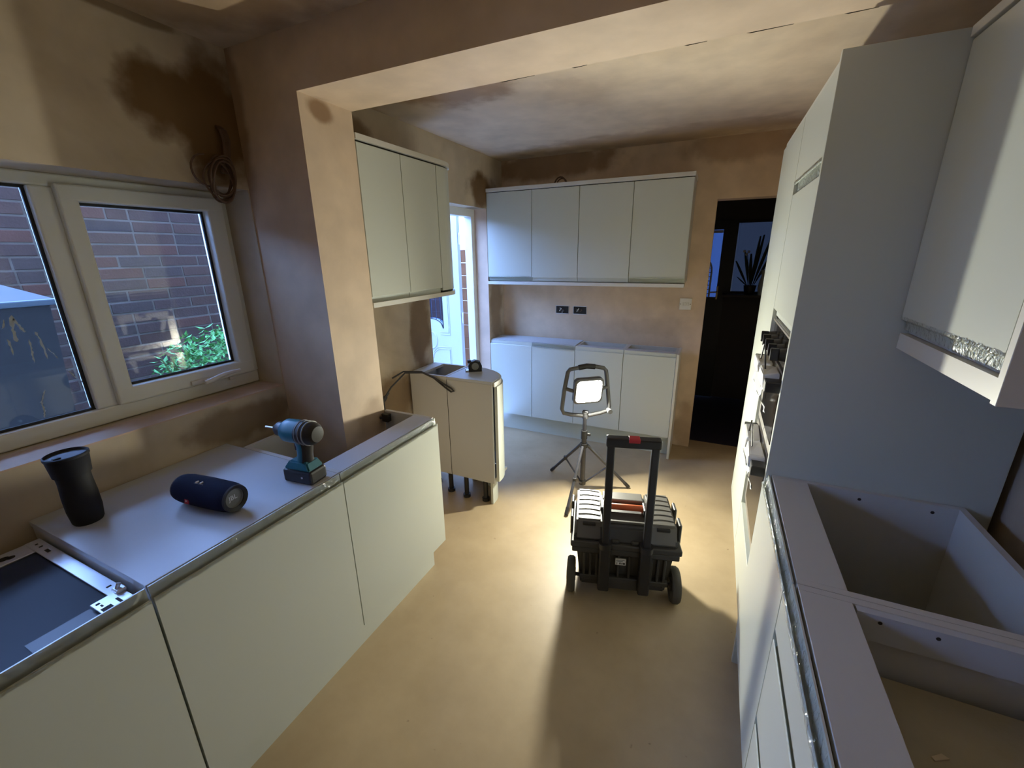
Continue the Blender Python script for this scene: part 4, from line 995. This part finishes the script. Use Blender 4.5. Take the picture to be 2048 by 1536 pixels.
for (z, cx_, ra, rb_) in secs:
    rings.append([b.verts.new((cx_+ra*math.cos(2*PI*k/14), rb_*math.sin(2*PI*k/14), z)) for k in range(14)])
for A, B in zip(rings, rings[1:]):
    for k in range(14):
        f = b.faces.new((A[k], A[(k+1) % 14], B[(k+1) % 14], B[k])); f.smooth = True
b.faces.new(rings[0]); b.faces.new(rings[-1]); hdl = dp('handle', b, 'teal')
b = nb()
rings = []
for (z, cx_, ra, rb_) in secs:
    rings.append([b.verts.new((cx_-0.004+ra*math.cos(a), rb_*1.06*math.sin(a), z)) for a in [PI/2+0.3+(PI-0.6)*k/8 for k in range(9)]])
for A, B in zip(rings, rings[1:]):
    for k in range(8):
        f = b.faces.new((A[k], A[k+1], B[k+1], B[k])); f.smooth = True
dp('rubber_grip', b, 'black', hdl)
b = nb(); box(b, 0.008, 0.026, -0.007, 0.007, 0.108, 0.14, 0.004, 2); dp('trigger', b, 'black', hdl)
b = nb(); lathe(b, [(0, -0.082), (0.026, -0.080), (0.037, -0.066), (0.040, -0.03), (0.040, 0.0), (0.041, 0.02), (0.040, 0.045), (0.032, 0.058), (0, 0.058)], 22, axis_mat((0.0, 0, 0.180), (1, 0, 0))); hd_ = dp('motor_housing', b, 'teal')
b = nb(); lathe(b, [(0, -0.0835), (0.027, -0.081), (0.0385, -0.066), (0.0415, -0.03), (0.0415, -0.012), (0.03, -0.011)], 22, axis_mat((0.0, 0, 0.180), (1, 0, 0))); dp('rear_cap', b, 'black', hd_)
for x in (-0.02, -0.035, -0.05):
    b = nb(); lathe(b, [(0.039, x-0.002), (0.0432, x-0.001), (0.0432, x+0.001), (0.039, x+0.002)], 22, axis_mat((0, 0, 0.180), (1, 0, 0))); dp('vent_ring', b, 'capgrey', hd_)
b = nb(); lathe(b, [(0, 0.058), (0.024, 0.058), (0.025, 0.085), (0.020, 0.092), (0.012, 0.104), (0, 0.104)], 20, axis_mat((0, 0, 0.180), (1, 0, 0))); ck = dp('chuck', b, 'black')
b = nb(); cyl(b, (0.10, 0, 0.180), (0.148, 0, 0.180), 0.003, 8); dp('bit', b, 'steel', ck)

# ------------------------------------------------------------------ portable speaker
sp = root('portable_speaker', (-1.362, 0.652, ZT), 'navy cylindrical portable speaker lying on the pale cabinet top', 'speaker', rz=math.atan2(0.03, 0.26))
spp = lambda nm, b, mt, pr=None, lab=None: part(nm, b, mt, pr or sp, lab)
R_ = 0.046; LH = 0.112
prof = [(0.030, -LH+0.004), (0.040, -LH), (0.043, -LH+0.008), (R_, -LH+0.030), (R_*1.03, 0), (R_, LH-0.030), (0.043, LH-0.008), (0.040, LH), (0.030, LH-0.004)]
b = nb(); lathe(b, prof, 32, axis_mat((0, 0, R_*1.03), (1, 0, 0))); bod = spp('fabric_body', b, 'navy')
for s in (-1, 1):
    b = nb(); lathe(b, [(0, LH-0.012), (0.027, LH-0.012), (0.030, LH-0.006), (0.030, LH-0.016)], 28, axis_mat((0, 0, R_*1.03), (s, 0, 0))); rad_ = spp('bass_radiator', b, 'capgrey')
    T = Matrix.Translation((s*(LH-0.0118), 0, R_*1.03)) @ Matrix.Rotation(s*PI/2, 4, 'Z') @ Matrix.Rotation(PI/2, 4, 'X')
    spp('lettering', text_bm('JBL', 0.021, T), 'steel', rad_)
    b = nb(); lathe(b, [(0.030, LH-0.003), (0.0405, LH+0.0015), (0.042, LH-0.004), (0.031, LH-0.010)], 28, axis_mat((0, 0, R_*1.03), (s, 0, 0))); spp('rubber_ring', b, 'black', bod)
# buttons on top, red badge on the side facing the room
for x, w_ in ((-0.016, 0.008), (0.002, 0.008)):
    b = nb(); tube(b, [(x, -0.020, R_*2.0-0.002), (x+0.006, -0.014, R_*2.03-0.001)], 0.0035, 6); spp('button', b, 'white', bod)
b = nb(); tube(b, [(-0.022, -0.021, R_*1.99-0.003), (0.016, -0.021, R_*1.99-0.003)], 0.0012, 6); spp('button_line', b, 'capgrey', bod)
ang = math.radians(-12)
T = Matrix.Translation((-0.035, -R_*1.03*math.cos(ang), R_*1.03 + R_*1.03*math.sin(ang))) @ Matrix.Rotation(PI/2+(-ang)*-1, 4, 'X')
b = nb(); box(b, -0.009, 0.009, -0.0085, 0.0085, -0.001, 0.0015, 0.001); b.transform(T); bdg = spp('badge', b, 'red', bod)
spp('badge_lettering', text_bm('JBL', 0.008, T @ Matrix.Translation((0, 0.001, 0.0016)), 0.0003), 'white', bdg)

# ------------------------------------------------------------------ travel mug
mg = root('travel_mug', (-1.628, 0.452, ZT), 'matt black travel mug standing by the dishwasher edge', 'mug', rz=0.0)
mp = lambda nm, b, mt, pr=None: part(nm, b, mt, pr or mg)
b = nb(); lathe(b, [(0, 0), (0.033, 0), (0.036, 0.006), (0.040, 0.045), (0.040, 0.09), (0.0375, 0.135), (0.0385, 0.160), (0, 0.160)], 32); cup = mp('cup', b, 'mug')
b = nb(); lathe(b, [(0.0385, 0.158), (0.0425, 0.158), (0.0475, 0.210), (0.0495, 0.212), (0.0495, 0.219), (0.046, 0.221), (0.044, 0.214), (0.040, 0.160)], 32); lc = mp('lid_collar', b, 'mug')
b = nb(); lathe(b, [(0, 0.211), (0.0445, 0.213), (0.0445, 0.209), (0, 0.208)], 28); mp('lid_plate', b, 'muglid', lc)
b = nb(); box(b, -0.007, 0.007, -0.03, -0.012, 0.2115, 0.2155, 0.002); mp('sip_tab', b, 'mug', lc)
b = nb(); box(b, -0.056, -0.040, -0.016, 0.006, 0.150, 0.212, 0.004, 2); mp('side_clip', b, 'mug', lc)
b = nb(); tube(b, [(0.0333*math.cos(a), 0.0333*math.sin(a), 0.006) for a in [math.radians(d) for d in range(-110, -75, 6)]], 0.0018, 6); mp('base_mark', b, 'capgrey', cup)

# ------------------------------------------------------------------ plants on the hall sill
hp_ = root('potted_plant', (0.33, HY-0.075, 1.175), 'dark spiky potted plant silhouetted on the hall window sill', 'plant')
b = nb(); lathe(b, [(0, 0), (0.045, 0), (0.06, 0.09), (0.055, 0.09), (0.05, 0.08), (0, 0.08)], 20, Matrix.Translation((0.33, HY-0.075, 1.175))); part('pot', b, 'hallframe', hp_)
for (tx, tz, bw_) in ((-0.16, 0.26, 0.014), (-0.09, 0.36, 0.014), (-0.03, 0.33, 0.016), (0.02, 0.30, 0.016), (0.03, 0.50, 0.014), (0.06, 0.51, 0.014), (0.12, 0.46, 0.016), (-0.13, 0.10, 0.010), (0.16, 0.36, 0.014)):
    bm = nb(); rows = []
    for k in range(7):
        s = k/6; c_ = Vector((0.33 + tx*(0.15+0.85*s), HY-0.075 + 0.02*math.sin(s*2+tx*20), 1.25 + tz*s)); w_ = bw_*math.sin(PI*(0.15+0.85*(1-s)))*0.9+0.001
        rows.append((bm.verts.new(c_ + Vector((-w_, 0, 0))), bm.verts.new(c_ + Vector((0, -0.004, 0))), bm.verts.new(c_ + Vector((w_, 0, 0)))))
    for A, B in zip(rows, rows[1:]):
        for j in range(2): bm.faces.new((A[j], B[j], B[j+1], A[j+1]))
    part('leaf', bm, 'plant', hp_)
b = nb(); tube(b, [(0.31, HY-0.075, 1.26), (0.29, HY-0.08, 1.45), (0.262, HY-0.08, 1.59)], 0.004, 6); part('flower_stem', b, 'plant', hp_)
for (x, z) in ((0.235, 1.605), (0.255, 1.575), (0.275, 1.60)):
    b = nb(); lathe(b, [(0, -0.004), (0.014, 0), (0.011, 0.006), (0, 0.008)], 10, axis_mat((x, HY-0.085, z), (0.2, -1, 0.1))); part('petal', b, 'sticker', hp_)
vs_ = root('vase', (0.43, HY-0.158, 1.175), 'pale waisted vase beside the spiky plant on the hall sill', 'vase')
b = nb(); lathe(b, [(0, 0), (0.026, 0), (0.036, 0.07), (0.030, 0.14), (0.016, 0.19), (0.026, 0.25), (0.022, 0.25), (0.012, 0.19), (0, 0.18)], 22, Matrix.Translation((0.43, HY-0.158, 1.175))); part('vase_body', b, 'pot', vs_)
